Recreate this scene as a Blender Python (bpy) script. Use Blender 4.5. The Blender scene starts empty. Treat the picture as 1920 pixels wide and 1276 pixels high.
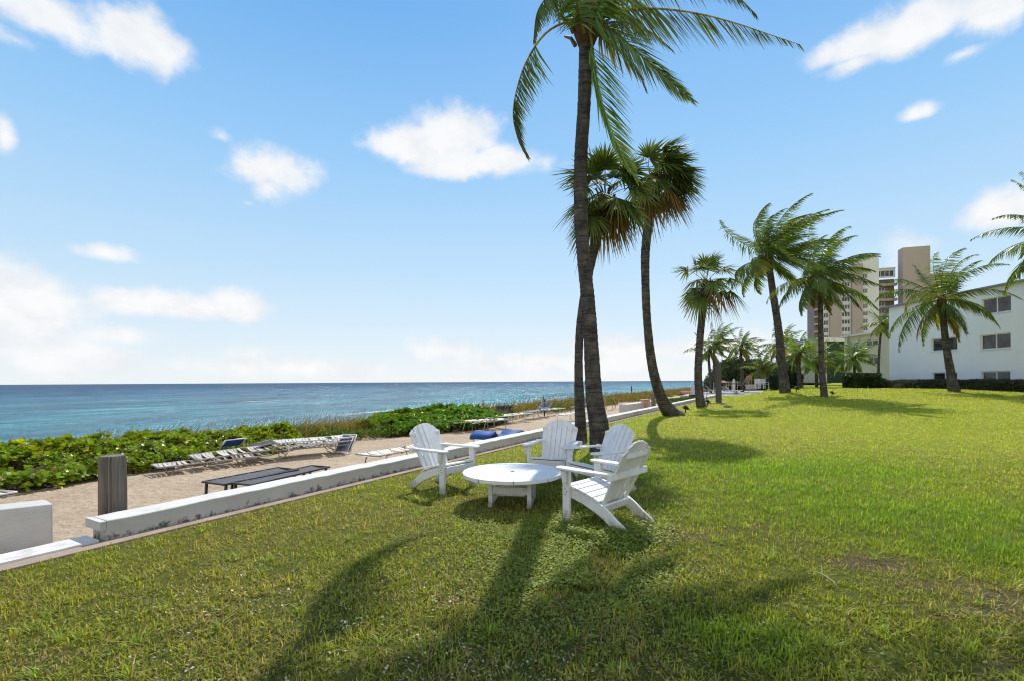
import bpy, bmesh, math, random
import numpy as np
from mathutils import Vector, Matrix

random.seed(7)
RNG = np.random.default_rng(11)
scene = bpy.context.scene
COL = scene.collection
PI = math.pi
rad = math.radians

# ------------------------------------------------------------------ camera model
F = 900.0            # focal length in photo pixels (1920 wide)
CX, CY = 960.0, 714.5
HCAM = 1.5
ROLL = 0.0058


def ray(px, py):
    u, v = (px - CX) / F, (CY - py) / F
    return u + v * ROLL, -u * ROLL + v      # X/Y and Z/Y of the direction


def at(px, py, Y):
    a, b = ray(px, py)
    return Vector((a * Y, Y, HCAM + b * Y))


def onz(px, py, z=0.0):
    a, b = ray(px, py)
    Y = (z - HCAM) / b
    return Vector((a * Y, Y, z))


# shore frame: s runs along the low wall, t towards the land
UX, UY = 0.4985, 0.8669


def st(s, t, z=0.0):
    return Vector((-6.6 + s * UX + t * UY, s * UY - t * UX, z))


def to_st(x, y):
    return (x + 6.6) * UX + y * UY, (x + 6.6) * UY - y * UX


WALL_YAW = math.atan2(UY, UX)


def sm(x):
    x = np.clip(x, 0, 1)
    return x * x * (3 - 2 * x)


_lat = np.random.default_rng(3).random((256, 256))


def vnoise(x, y, scale, seed=0):
    x = np.asarray(x, float) / scale + seed * 17.31
    y = np.asarray(y, float) / scale + seed * 9.77
    xi, yi = np.floor(x).astype(int), np.floor(y).astype(int)
    fx, fy = x - xi, y - yi
    fx, fy = fx * fx * (3 - 2 * fx), fy * fy * (3 - 2 * fy)
    g = lambda i, j: _lat[i % 256, j % 256]
    return (g(xi, yi) * (1 - fx) * (1 - fy) + g(xi + 1, yi) * fx * (1 - fy)
            + g(xi, yi + 1) * (1 - fx) * fy + g(xi + 1, yi + 1) * fx * fy)


def fnoise(x, y, scale, seed=0):
    return (vnoise(x, y, scale, seed) * .55 + vnoise(x, y, scale / 2.1, seed + 1) * .3
            + vnoise(x, y, scale / 4.3, seed + 2) * .15)


def lawn_z(x, y):
    s, t = to_st(np.asarray(x, float), np.asarray(y, float))
    y = np.asarray(y, float)
    z = 0.75 * sm((y - 14) / 22) * sm((t - .3) / 7) + 0.0022 * np.clip(y - 40, 0, 200) * sm(t / 7)
    z = z + (fnoise(x, y, 3.0, 5) - .5) * .05 * sm(t / 1.2)
    return z - .03


_T = [-80, -60, -40, -30, -16, -10.5, -8.4, -7, -6.2, -5.5, -1.5, -.3, .3]
_Z = [-7, -5, -3.2, -2.75, -2.4, -.75, -.2, -.12, -.15, -.27, -.25, -.06, -.06]


def sand_z(s, t):
    z = np.interp(t, _T, _Z)
    x = -6.6 + np.asarray(s) * UX + np.asarray(t) * UY
    y = np.asarray(s) * UY - np.asarray(t) * UX
    m = sm((-np.asarray(t) - .3) / .6)
    return z + ((fnoise(x, y, .55, 8) - .5) * .05 + (fnoise(x, y, 2.5, 2) - .5) * .10) * m


# ------------------------------------------------------------------ materials
def nodes_of(m):
    m.use_nodes = True
    nt = m.node_tree
    nt.nodes.clear()
    return nt, nt.nodes, nt.links


def N(nt, kind, **kw):
    n = nt.nodes.new(kind)
    for k, v in kw.items():
        if k.startswith('i_'):
            key = k[2:]
            n.inputs[int(key) if key.isdigit() else key.replace('_', ' ')].default_value = v
        else:
            setattr(n, k, v)
    return n


def mixrgb(nt, fac, a, b, blend='MIX'):
    n = nt.nodes.new('ShaderNodeMix')
    n.data_type = 'RGBA'
    n.blend_type = blend
    for sock, val in ((n.inputs[0], fac), (n.inputs[6], a), (n.inputs[7], b)):
        if hasattr(val, 'links'):
            nt.links.new(val, sock)
        elif isinstance(val, (tuple, list)):
            sock.default_value = (*val[:3], 1)
        else:
            sock.default_value = val
    return n.outputs[2]


def math_n(nt, op, a, b=None, clamp=False):
    n = nt.nodes.new('ShaderNodeMath')
    n.operation = op
    n.use_clamp = clamp
    for i, v in enumerate((a, b)):
        if v is None:
            continue
        if hasattr(v, 'links'):
            nt.links.new(v, n.inputs[i])
        else:
            n.inputs[i].default_value = v
    return n.outputs[0]


def ramp(nt, src, stops):
    r = nt.nodes.new('ShaderNodeValToRGB')
    e = r.color_ramp.elements
    while len(e) > 1:
        e.remove(e[-1])
    for i, (p, c) in enumerate(stops):
        el = e[0] if i == 0 else e.new(p)
        el.position = p
        el.color = (*c, 1) if not isinstance(c, float) else (c, c, c, 1)
    nt.links.new(src, r.inputs[0])
    return r.outputs[0]


def noise(nt, coord, scale, detail=4, rough=.55, vec_scale=None):
    n = N(nt, 'ShaderNodeTexNoise', i_Scale=scale, i_Detail=detail, i_Roughness=rough)
    if vec_scale:
        mp = N(nt, 'ShaderNodeMapping')
        mp.inputs['Scale'].default_value = vec_scale
        nt.links.new(coord, mp.inputs[0])
        coord = mp.outputs[0]
    nt.links.new(coord, n.inputs['Vector'])
    return n.outputs['Fac']


def mat(name, col, rough=.6, col2=None, scale=6, lo=.35, hi=.65, bump=0, bscale=40, spec=.35, metal=0, vec_scale=None):
    m = bpy.data.materials.new(name)
    nt, ns, ln = nodes_of(m)
    out = N(nt, 'ShaderNodeOutputMaterial')
    b = N(nt, 'ShaderNodeBsdfPrincipled')
    b.inputs['Roughness'].default_value = rough
    b.inputs['Specular IOR Level'].default_value = spec
    b.inputs['Metallic'].default_value = metal
    tc = N(nt, 'ShaderNodeTexCoord').outputs['Object']
    if col2 is None:
        col2 = tuple(c * .82 for c in col)
    f = noise(nt, tc, scale, 6, .6, vec_scale)
    c = ramp(nt, f, [(lo, col), (hi, col2)])
    ln.new(c, b.inputs['Base Color'])
    if bump:
        bp = N(nt, 'ShaderNodeBump', i_Strength=bump, i_Distance=.02)
        ln.new(noise(nt, tc, bscale, 5, .6, vec_scale), bp.inputs['Height'])
        ln.new(bp.outputs[0], b.inputs['Normal'])
    ln.new(b.outputs[0], out.inputs[0])
    return m


def leaf_mat(name, trans=.35, rough=.5, spec=.3, gain=1.0, tmul=(1.25, 1.3, .6)):
    m = bpy.data.materials.new(name)
    nt, ns, ln = nodes_of(m)
    out = N(nt, 'ShaderNodeOutputMaterial')
    at_ = N(nt, 'ShaderNodeAttribute', attribute_name='tint')
    c = mixrgb(nt, 1.0, at_.outputs['Color'], (gain, gain, gain), 'MULTIPLY')
    b = N(nt, 'ShaderNodeBsdfPrincipled', i_Roughness=rough)
    b.inputs['Specular IOR Level'].default_value = spec
    ln.new(c, b.inputs['Base Color'])
    tr = N(nt, 'ShaderNodeBsdfTranslucent')
    ln.new(mixrgb(nt, 1.0, c, tmul, 'MULTIPLY'), tr.inputs['Color'])
    mx = N(nt, 'ShaderNodeMixShader')
    mx.inputs[0].default_value = trans
    ln.new(b.outputs[0], mx.inputs[1])
    ln.new(tr.outputs[0], mx.inputs[2])
    ln.new(mx.outputs[0], out.inputs[0])
    return m


# ------------------------------------------------------------------ mesh helpers
def tag(o, label=None, cat=None, group=None, kind=None):
    if label: o['label'] = label
    if cat: o['category'] = cat
    if group: o['group'] = group
    if kind: o['kind'] = kind
    return o


def empty(name, loc=(0, 0, 0), rz=0.0, rot=None):
    o = bpy.data.objects.new(name, None)
    o.empty_display_size = .1
    o.location = loc
    o.rotation_euler = rot if rot else (0, 0, rz)
    COL.objects.link(o)
    return o


class MB:
    """collects shapes into one mesh"""
    def __init__(self):
        self.v, self.f, self.smooth = [], [], []

    def add(self, vs, fs, smooth=False):
        k = len(self.v)
        self.v += [tuple(p) for p in vs]
        self.f += [tuple(i + k for i in f) for f in fs]
        self.smooth += [smooth] * len(fs)
        return self

    def box(self, c, size, rot=None, taper=1.0):
        hx, hy, hz = size[0] / 2, size[1] / 2, size[2] / 2
        vs = []
        for z, k in ((-hz, 1), (hz, taper)):
            for x, y in ((-hx, -hy), (hx, -hy), (hx, hy), (-hx, hy)):
                p = Vector((x * k, y * k, z))
                if rot is not None: p = rot @ p
                vs.append(p + Vector(c))
        return self.add(vs, [(3, 2, 1, 0), (4, 5, 6, 7), (0, 1, 5, 4), (1, 2, 6, 5), (2, 3, 7, 6), (3, 0, 4, 7)])

    def bar(self, a, b, w, h, up=(0, 0, 1)):
        a, b = Vector(a), Vector(b)
        d = b - a
        z = d.normalized()
        u = Vector(up)
        x = u.cross(z)
        if x.length < 1e-4: x = Vector((1, 0, 0)).cross(z)
        x.normalize()
        y = z.cross(x)
        R = Matrix((x, y, z)).transposed()
        return self.box((a + b) / 2, (w, h, d.length), R)

    def prism(self, outline, y0, y1, M=None):
        """outline in (x, z), extruded along y"""
        n = len(outline)
        vs = [Vector((x, y0, z)) for x, z in outline] + [Vector((x, y1, z)) for x, z in outline]
        if M is not None: vs = [M @ v for v in vs]
        fs = [tuple(range(n)), tuple(range(2 * n - 1, n - 1, -1))]
        fs += [(i, i + n, (i + 1) % n + n, (i + 1) % n) for i in range(n)]
        return self.add(vs, fs)

    def plate(self, outline, z0, z1, M=None):
        """outline in (x, y), extruded along z"""
        n = len(outline)
        vs = [Vector((x, y, z0)) for x, y in outline] + [Vector((x, y, z1)) for x, y in outline]
        if M is not None: vs = [M @ v for v in vs]
        fs = [tuple(range(n - 1, -1, -1)), tuple(range(n, 2 * n))]
        fs += [(i, (i + 1) % n, (i + 1) % n + n, i + n) for i in range(n)]
        return self.add(vs, fs)

    def tube(self, pts, r, sides=8, cap=True, smooth=True):
        pts = [Vector(p) for p in pts]
        rs = r if isinstance(r, (list, tuple)) else [r] * len(pts)
        ref = Vector((0.3, 0.1, 1)).normalized()
        vs, fs = [], []
        for i, p in enumerate(pts):
            d = (pts[min(i + 1, len(pts) - 1)] - pts[max(i - 1, 0)]).normalized()
            rr = ref if abs(d.dot(ref)) < .95 else Vector((1, 0, 0))
            x = rr.cross(d).normalized()
            y = d.cross(x)
            for k in range(sides):
                a = 2 * PI * k / sides
                vs.append(p + (x * math.cos(a) + y * math.sin(a)) * rs[i])
        for i in range(len(pts) - 1):
            for k in range(sides):
                k2 = (k + 1) % sides
                fs.append((i * sides + k, i * sides + k2, (i + 1) * sides + k2, (i + 1) * sides + k))
        self.add(vs, fs, smooth)
        if cap:
            k = len(self.v) - len(vs)
            self.f += [tuple(k + i for i in range(sides - 1, -1, -1)),
                       tuple(k + (len(pts) - 1) * sides + i for i in range(sides))]
            self.smooth += [False, False]
        return self

    def build(self, name, m, parent=None, bevel=0.0, loc=None):
        me = bpy.data.meshes.new(name)
        me.from_pydata(self.v, [], self.f)
        me.polygons.foreach_set('use_smooth', self.smooth)
        me.update()
        o = bpy.data.objects.new(name, me)
        if m: me.materials.append(m)
        if parent: o.parent = parent
        if loc: o.location = loc
        COL.objects.link(o)
        if bevel:
            b = o.modifiers.new('edge', 'BEVEL')
            b.width = bevel
            b.segments = 2
            b.limit_method = 'ANGLE'
        return o


def grid_mesh(name, m, A, B, fn, keep=None):
    A, B = np.asarray(A, float), np.asarray(B, float)
    gs, gt = np.meshgrid(A, B, indexing='ij')
    P = fn(gs, gt)
    na, nb = len(A), len(B)
    idx = np.arange(na * nb).reshape(na, nb)
    q = np.stack([idx[:-1, :-1], idx[1:, :-1], idx[1:, 1:], idx[:-1, 1:]], -1).reshape(-1, 4)
    if keep is not None:
        cs = ((gs[:-1, :-1] + gs[1:, 1:]) / 2).ravel()
        ct = ((gt[:-1, :-1] + gt[1:, 1:]) / 2).ravel()
        q = q[keep(cs, ct)]
    o = np_mesh(name, m, P.reshape(-1, 3), q, smooth=True)
    return o


def np_mesh(name, m, V, Q, tint=None, parent=None, smooth=False):
    me = bpy.data.meshes.new(name)
    V = np.ascontiguousarray(V, np.float32)
    Q = np.ascontiguousarray(Q, np.int32)
    k = Q.shape[1]
    me.vertices.add(len(V))
    me.vertices.foreach_set('co', V.ravel())
    me.loops.add(Q.size)
    me.loops.foreach_set('vertex_index', Q.ravel())
    me.polygons.add(len(Q))
    me.polygons.foreach_set('loop_start', np.arange(0, Q.size, k, dtype=np.int32))
    me.polygons.foreach_set('loop_total', np.full(len(Q), k, np.int32))
    me.polygons.foreach_set('use_smooth', np.full(len(Q), smooth))
    if tint is not None:
        ca = me.color_attributes.new('tint', 'FLOAT_COLOR', 'POINT')
        ca.data.foreach_set('color', np.ascontiguousarray(np.c_[tint, np.ones(len(tint))], np.float32).ravel())
    me.update()
    me.validate()
    o = bpy.data.objects.new(name, me)
    if m: me.materials.append(m)
    if parent: o.parent = parent
    COL.objects.link(o)
    return o


def norm(a):
    return a / np.maximum(np.linalg.norm(a, axis=-1, keepdims=True), 1e-9)


class Leaves:
    """many small leaf-shaped strips gathered in one mesh"""
    def __init__(self):
        self.V, self.C = [], []

    def add(self, P, D, S, L, W, bend=None, col=(.1, .2, .03), wb=.6, wm=1., wt=.12, mid=.5, tipcol=None):
        n = len(P)
        P = np.asarray(P, float); D = norm(np.asarray(D, float)); S = norm(np.asarray(S, float))
        L = np.broadcast_to(np.asarray(L, float), (n,))[:, None]
        W = np.broadcast_to(np.asarray(W, float), (n,))[:, None] * .5
        bend = np.zeros((n, 3)) if bend is None else np.asarray(bend, float)
        M_ = P + D * L * mid + bend * mid * mid
        T_ = P + D * L + bend
        v = np.stack([P - S * W * wb, P + S * W * wb, M_ + S * W * wm, M_ - S * W * wm,
                      T_ + S * W * wt, T_ - S * W * wt], 1)
        c = np.broadcast_to(np.asarray(col, float), (n, 3))
        tc = c if tipcol is None else np.broadcast_to(np.asarray(tipcol, float), (n, 3))
        cc = np.stack([c * .8, c * .8, c, c, tc, tc], 1)
        self.V.append(v.reshape(-1, 3)); self.C.append(cc.reshape(-1, 3))

    def build(self, name, m, parent=None, offset=None):
        V = np.concatenate(self.V); C = np.concatenate(self.C)
        n = len(V) // 6
        b = np.arange(n)[:, None] * 6
        Q = np.concatenate([b + np.array([[0, 1, 2, 3]]), b + np.array([[3, 2, 4, 5]])])
        if offset is not None: V = V - np.array(offset)
        return np_mesh(name, m, V, Q, C, parent)


def catmull(pts, n):
    P = np.array([tuple(p) for p in pts], float)
    P = np.vstack([2 * P[0] - P[1], P, 2 * P[-1] - P[-2]])
    k = len(P) - 3
    out = []
    for u in np.linspace(0, k - 1e-6, n):
        i = int(u); f = u - i
        p0, p1, p2, p3 = P[i:i + 4]
        out.append(.5 * ((2 * p1) + (-p0 + p2) * f + (2 * p0 - 5 * p1 + 4 * p2 - p3) * f * f + (-p0 + 3 * p1 - 3 * p2 + p3) * f ** 3))
    return np.array(out)


# ------------------------------------------------------------------ sun, sky, camera
SUN_AZ, SUN_EL = rad(13.5), rad(49)
sunv = Vector((math.sin(SUN_AZ) * math.cos(SUN_EL), math.cos(SUN_AZ) * math.cos(SUN_EL), math.sin(SUN_EL)))
ld = bpy.data.lights.new('sun', 'SUN')
ld.energy = 5.0
ld.angle = rad(.53)
ld.color = (1.0, .945, .86)
lo = bpy.data.objects.new('sun', ld)
lo.rotation_euler = sunv.to_track_quat('Z', 'Y').to_euler()
lo.location = (20, 60, 60)
COL.objects.link(lo)

cd = bpy.data.cameras.new('camera')
cam = bpy.data.objects.new('camera', cd)
cd.sensor_width = 36
cd.lens = 36 * F / 1920
cd.shift_y = (CY - 638) / 1920
cd.clip_end = 60000
cd.clip_start = .05
cam.location = (0, 0, HCAM)
cam.rotation_euler = (PI / 2, ROLL, 0)
COL.objects.link(cam)
scene.camera = cam
scene.view_settings.view_transform = 'Standard'
scene.view_settings.look = 'None'
scene.view_settings.exposure = 0
scene.cycles.max_bounces = 6
scene.cycles.transparent_max_bounces = 8
scene.cycles.sample_clamp_indirect = 6
scene.cycles.filter_width = 1.15
scene.cycles.sample_clamp_direct = 20
scene.cycles.use_denoising = True
scene.cycles.denoiser = 'OPENIMAGEDENOISE'
scene.cycles.denoising_input_passes = 'RGB_ALBEDO_NORMAL'
scene.cycles.denoising_prefilter = 'ACCURATE'

w = bpy.data.worlds.new('World')
scene.world = w
w.use_nodes = True
nt = w.node_tree
nt.nodes.clear()
wo = N(nt, 'ShaderNodeOutputWorld')
bg = N(nt, 'ShaderNodeBackground', i_Strength=.108)
sky = N(nt, 'ShaderNodeTexSky', sky_type='NISHITA', sun_disc=False, sun_elevation=SUN_EL, sun_rotation=SUN_AZ,
        altitude=0, air_density=1.0, dust_density=.6, ozone_density=2.0)
tc = N(nt, 'ShaderNodeTexCoord')
sep = N(nt, 'ShaderNodeSeparateXYZ')
nt.links.new(tc.outputs['Generated'], sep.inputs[0])
az = math_n(nt, 'ARCTAN2', sep.outputs[0], sep.outputs[1])
el = math_n(nt, 'ARCSINE', sep.outputs[2])
# clear maritime sky: the physical sky, deepened towards the zenith and whitened by haze near the horizon
clear = ramp(nt, math_n(nt, 'MULTIPLY', el, 1 / rad(60), True),
             [(0, (8.3, 8.8, 9.1)), (.06, (7.2, 8.3, 9.1)), (.2, (5.2, 7.3, 9.2)), (.4, (3.1, 5.9, 9.1)), (.62, (1.6, 4.3, 8.4)), (1, (.9, 2.9, 6.8))])
skyc = mixrgb(nt, .9, sky.outputs[0], clear)
# broken cumulus
CLOUDS = [  # photo px, py, half width, half height, weight, flat-bottom factor
    (95, 35, 150, 55, 1.0, 1.2), (255, 70, 140, 48, 1.0, 1), (30, 75, 110, 28, .6, 1), (265, 118, 40, 16, .5, 1),
    (500, 318, 110, 45, 1.0, 1), (470, 310, 80, 34, .8, 1), (505, 350, 60, 40, .8, 1), (575, 322, 40, 14, .5, 1),
    (466, 382, 24, 12, .5, 1), (415, 256, 32, 18, .55, 1),
    (10, 250, 26, 36, .7, 1), (200, 476, 92, 27, .95, 1.3), (235, 486, 60, 14, .6, 1),
    (800, 285, 120, 52, 1.15, 1.7), (850, 270, 95, 62, 1.15, 1.6), (915, 305, 145, 32, 1.1, 1.2), (740, 275, 72, 34, 1.0, 1.4), (845, 318, 100, 26, .95, 1.3),
    (330, 575, 175, 36, 1.0, 1.3), (440, 575, 75, 40, 1.1, 1.2), (290, 553, 80, 24, .6, 1), (230, 628, 95, 24, .7, 1), (235, 548, 50, 14, .5, 1),
    (35, 585, 165, 95, 1.1, 1.1), (20, 540, 110, 70, .9, 1), (90, 670, 240, 45, .8, 1), (470, 668, 80, 22, .5, 1),
    (1620, 85, 145, 36, 1.0, 1.4), (1740, 45, 165, 58, 1.15, 1.4), (1850, 15, 120, 52, 1.1, 1.2), (1600, 118, 80, 18, .7, 1), (1805, 102, 52, 13, .5, 1),
    (1722, 213, 46, 19, .9, 1.4), (1880, 400, 95, 52, 1.0, 1.3), (1915, 385, 70, 45, .9, 1.2), (1690, 470, 75, 50, .55, 1),
    (1250, 655, 330, 36, .85, 1), (840, 660, 140, 30, .75, 1), (560, 690, 300, 24, .75, 1), (1060, 680, 330, 32, .85, 1), (1420, 640, 140, 40, .5, 1)]
nz = noise(nt, tc.outputs['Generated'], 9.0, 7, .55)
nzb = noise(nt, tc.outputs['Generated'], 26.0, 5, .6)
comb = N(nt, 'ShaderNodeCombineXYZ')
nt.links.new(az, comb.inputs[0])
nt.links.new(el, comb.inputs[1])
acc = None
for (px, py, hw, hh, wgt, flat) in CLOUDS:
    a, b = ray(px, py)
    a0, e0 = math.atan2(a, 1), math.atan2(b, math.hypot(a, 1))
    k = math.cos(a0)
    ra, re = hw / F * k * k, hh / F * k
    sb = N(nt, 'ShaderNodeVectorMath', operation='SUBTRACT')
    nt.links.new(comb.outputs[0], sb.inputs[0])
    sb.inputs[1].default_value = (a0, e0, 0)
    ml = N(nt, 'ShaderNodeVectorMath', operation='MULTIPLY')
    nt.links.new(sb.outputs[0], ml.inputs[0])
    ml.inputs[1].default_value = (1 / ra, 1 / re, 0)
    if flat > 1:
        mn = N(nt, 'ShaderNodeVectorMath', operation='MINIMUM')
        nt.links.new(ml.outputs[0], mn.inputs[0])
        mn.inputs[1].default_value = (0, 0, 0)
        m2 = N(nt, 'ShaderNodeVectorMath', operation='MULTIPLY')
        nt.links.new(mn.outputs[0], m2.inputs[0])
        m2.inputs[1].default_value = (0, flat - 1, 0)
        ad = N(nt, 'ShaderNodeVectorMath', operation='ADD')
        nt.links.new(ml.outputs[0], ad.inputs[0])
        nt.links.new(m2.outputs[0], ad.inputs[1])
        ml = ad
    dt = N(nt, 'ShaderNodeVectorMath', operation='LENGTH')
    nt.links.new(ml.outputs[0], dt.inputs[0])
    v = math_n(nt, 'MULTIPLY', math_n(nt, 'SUBTRACT', 1.15, dt.outputs['Value']), wgt)
    acc = v if acc is None else math_n(nt, 'MAXIMUM', acc, v)
acc = math_n(nt, 'MAXIMUM', acc, -.6)
# unseen bright cloud cover added behind the viewpoint as fill for shaded faces
rear_fill = N(nt, 'ShaderNodeMapRange', interpolation_type='SMOOTHSTEP')
nt.links.new(sep.outputs[1], rear_fill.inputs[0])
rear_fill.inputs[1].default_value, rear_fill.inputs[2].default_value = -.05, -.5
rear_fill.inputs[3].default_value, rear_fill.inputs[4].default_value = 0, 1
acc = math_n(nt, 'ADD', acc, math_n(nt, 'MULTIPLY', rear_fill.outputs[0], 1.25))
d1 = math_n(nt, 'ADD', acc, math_n(nt, 'MULTIPLY', math_n(nt, 'SUBTRACT', nz, .5), 1.45))
d1 = math_n(nt, 'ADD', d1, math_n(nt, 'MULTIPLY', math_n(nt, 'SUBTRACT', nzb, .5), .85))
mr = N(nt, 'ShaderNodeMapRange', interpolation_type='SMOOTHSTEP')
nt.links.new(d1, mr.inputs[0])
mr.inputs[1].default_value = .02
mr.inputs[2].default_value = .78
dens = mr.outputs[0]
ccol = ramp(nt, d1, [(0, (8.0, 8.4, 8.9)), (.4, (8.6, 8.75, 9.0)), (.75, (9.0, 9.05, 9.1)), (1, (9.15, 9.15, 9.1))])
ccol = mixrgb(nt, 1.0, ccol, ramp(nt, noise(nt, tc.outputs['Generated'], 14.0, 5, .6, (1, 1, 1.6)), [(.36, (.90, .915, .94)), (.56, (1, 1, 1))]), 'MULTIPLY')
ccol = mixrgb(nt, rear_fill.outputs[0], ccol, (10.6, 10.2, 9.8))  # warm white of the added fill cloud
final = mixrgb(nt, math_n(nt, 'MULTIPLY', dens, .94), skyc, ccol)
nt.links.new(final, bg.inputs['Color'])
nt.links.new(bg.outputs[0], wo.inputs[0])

# ------------------------------------------------------------------ shared materials
white_paint = mat('white_paint', (.80, .80, .78), .45, (.70, .70, .67), 7, .45, .8, bump=.15, bscale=60, spec=.4)
grey_timber = mat('grey_timber', (.27, .235, .20), .85, (.11, .095, .08), 3, .3, .7, bump=.6, bscale=12, spec=.15, vec_scale=(9, 9, .6))
dark_frame = mat('dark_frame', (.035, .03, .03), .5, (.06, .05, .045), 8)
dark_sling = mat('dark_sling', (.10, .10, .11), .7, (.07, .07, .075), 20, bump=.3, bscale=200)
alu_white = mat('white_tube', (.66, .645, .61), .4, (.46, .43, .38), 9, .4, .75, spec=.5)
strap_white = mat('white_strap', (.66, .65, .63), .55, (.42, .40, .36), 6, .4, .75)
weathered = mat('weathered_frame', (.42, .36, .28), .8, (.26, .21, .16), 5, .3, .7, bump=.3)
weathered_strap = mat('weathered_strap', (.60, .57, .53), .75, (.38, .34, .30), 4, .35, .7, bump=.2)
blue_fabric = mat('blue_fabric', (.012, .07, .33), .65, (.01, .045, .22), 6, bump=.2, bscale=80)
bright_blue = mat('bright_blue_fabric', (.005, .085, .29), .7, (.006, .06, .26), 6, bump=.2, bscale=80)
navy_fabric = mat('navy_fabric', (.012, .02, .07), .7, (.02, .03, .10), 8, bump=.2, bscale=80)
slate_fabric = mat('slate_fabric', (.08, .11, .23), .7, (.24, .27, .38), 9, .4, .6, bump=.2, bscale=80)
green_fabric = mat('green_fabric', (.03, .06, .06), .75, (.06, .07, .08), 8)
black_metal = mat('black_metal', (.012, .012, .012), .45, (.03, .028, .026), 12)
tan_wood = mat('tan_wood', (.42, .28, .18), .7, (.32, .20, .13), 6, bump=.2)
tan_box = mat('tan_box', (.52, .36, .25), .8, (.42, .28, .19), 6)
canvas_tan = mat('orange_canvas', (.55, .22, .09), .8, (.42, .16, .07), 5)

# ------------------------------------------------------------------ ground sheets
def ground_mat(name):
    m = bpy.data.materials.new(name)
    nt, ns, ln = nodes_of(m)
    out = N(nt, 'ShaderNodeOutputMaterial')
    b = N(nt, 'ShaderNodeBsdfPrincipled', i_Roughness=.95)
    b.inputs['Specular IOR Level'].default_value = .1
    ln.new(b.outputs[0], out.inputs[0])
    g = N(nt, 'ShaderNodeNewGeometry').outputs['Position']
    return m, nt, b, g

lawn_mat, nt, b, g = ground_mat('lawn_turf')
big = noise(nt, g, .16, 4, .6)
midn = noise(nt, g, 1.1, 5, .65)
fine = noise(nt, g, 22, 4, .7)
c1 = ramp(nt, big, [(.35, (.25, .31, .030)), (.6, (.32, .345, .042))])
c2 = mixrgb(nt, math_n(nt, 'MULTIPLY', ramp(nt, midn, [(.45, 0.0), (.72, 1.0)]), .45), c1, (.25, .20, .07))
c3 = mixrgb(nt, 1.0, c2, ramp(nt, fine, [(.25, (.45, .45, .42)), (.75, (1.35, 1.35, 1.2))]), 'MULTIPLY')
bare_a = N(nt, 'ShaderNodeAttribute', attribute_name='tint')
bare_s = N(nt, 'ShaderNodeSeparateColor')
nt.links.new(bare_a.outputs['Color'], bare_s.inputs[0])
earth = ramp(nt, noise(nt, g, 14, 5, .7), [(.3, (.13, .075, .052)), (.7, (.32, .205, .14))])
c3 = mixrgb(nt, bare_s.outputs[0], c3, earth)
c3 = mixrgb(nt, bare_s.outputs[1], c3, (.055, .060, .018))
nt.links.new(c3, b.inputs['Base Color'])
bp = N(nt, 'ShaderNodeBump', i_Strength=.9, i_Distance=.05)
nt.links.new(noise(nt, g, 18, 5, .7), bp.inputs['Height'])
nt.links.new(bp.outputs[0], b.inputs['Normal'])

def graded(lo, hi, fine_a, fine_b, step):
    xs = list(np.arange(fine_a, fine_b, step))
    x, d = fine_b, step
    while x < hi:
        xs.append(x); d *= 1.25; x += d
    xs.append(hi)
    x, d = fine_a - step, step
    while x > lo:
        xs.insert(0, x); d *= 1.25; x -= d
    xs.insert(0, lo)
    return xs

def lawn_fn(s, t):
    x = -6.6 + s * UX + t * UY
    y = s * UY - t * UX
    return np.stack([x, y, lawn_z(x, y)], -1)
DECK_S, DECK_T = 54.0, 3.4
BARE = [(1245, 1000, .35, .20, .6), (1310, 1000, .5, .22, .6), (1420, 985, .35, .16, .5), (1650, 1050, .55, .22, .9), (1830, 1140, .36, .2, 1.0), (1500, 1010, .5, .3, .4), (1740, 1090, .5, .2, .7),
        (1860, 1110, .3, .12, .8), (1100, 1180, .4, .2, .35), (1590, 1180, .2, .1, .4), (1900, 1240, .2, .1, .6), (960, 950, .45, .25, .6), (820, 905, .3, .25, .4),
        (1350, 760, 2, .8, .4), (60, 1230, .25, .12, .7), (700, 1105, .2, .08, .5), (1320, 790, 1.6, .6, .35), (1480, 745, 2.5, 1.2, .35), (850, 1120, .22, .1, .5), (420, 1150, .2, .08, .4)]
def bare_at(x, y):
    v = np.zeros(np.shape(x))
    for (px, py, rx, ry, k) in BARE:
        p = onz(px, py, 0)
        v = np.maximum(v, k * np.exp(-(((x - p.x) / rx) ** 2 + ((y - p.y) / ry) ** 2)))
    return np.clip((v * (.2 + 1.5 * fnoise(x, y, .42, 22)) - .12 + .5 * (fnoise(x, y, .14, 27) - .5) * (v > .1)) * 1.3, 0, 1)

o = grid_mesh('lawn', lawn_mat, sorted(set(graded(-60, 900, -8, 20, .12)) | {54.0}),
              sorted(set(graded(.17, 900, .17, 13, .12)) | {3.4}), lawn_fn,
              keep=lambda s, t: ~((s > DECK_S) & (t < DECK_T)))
co = np.zeros(len(o.data.vertices) * 3, np.float32)
o.data.vertices.foreach_get('co', co)
co = co.reshape(-1, 3)
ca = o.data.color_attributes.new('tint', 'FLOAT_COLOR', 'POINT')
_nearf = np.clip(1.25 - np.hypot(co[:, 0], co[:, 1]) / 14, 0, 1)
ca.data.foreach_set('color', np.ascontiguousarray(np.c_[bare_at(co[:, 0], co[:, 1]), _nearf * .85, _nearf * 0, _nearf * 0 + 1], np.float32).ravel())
tag(o, kind='structure')

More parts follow.
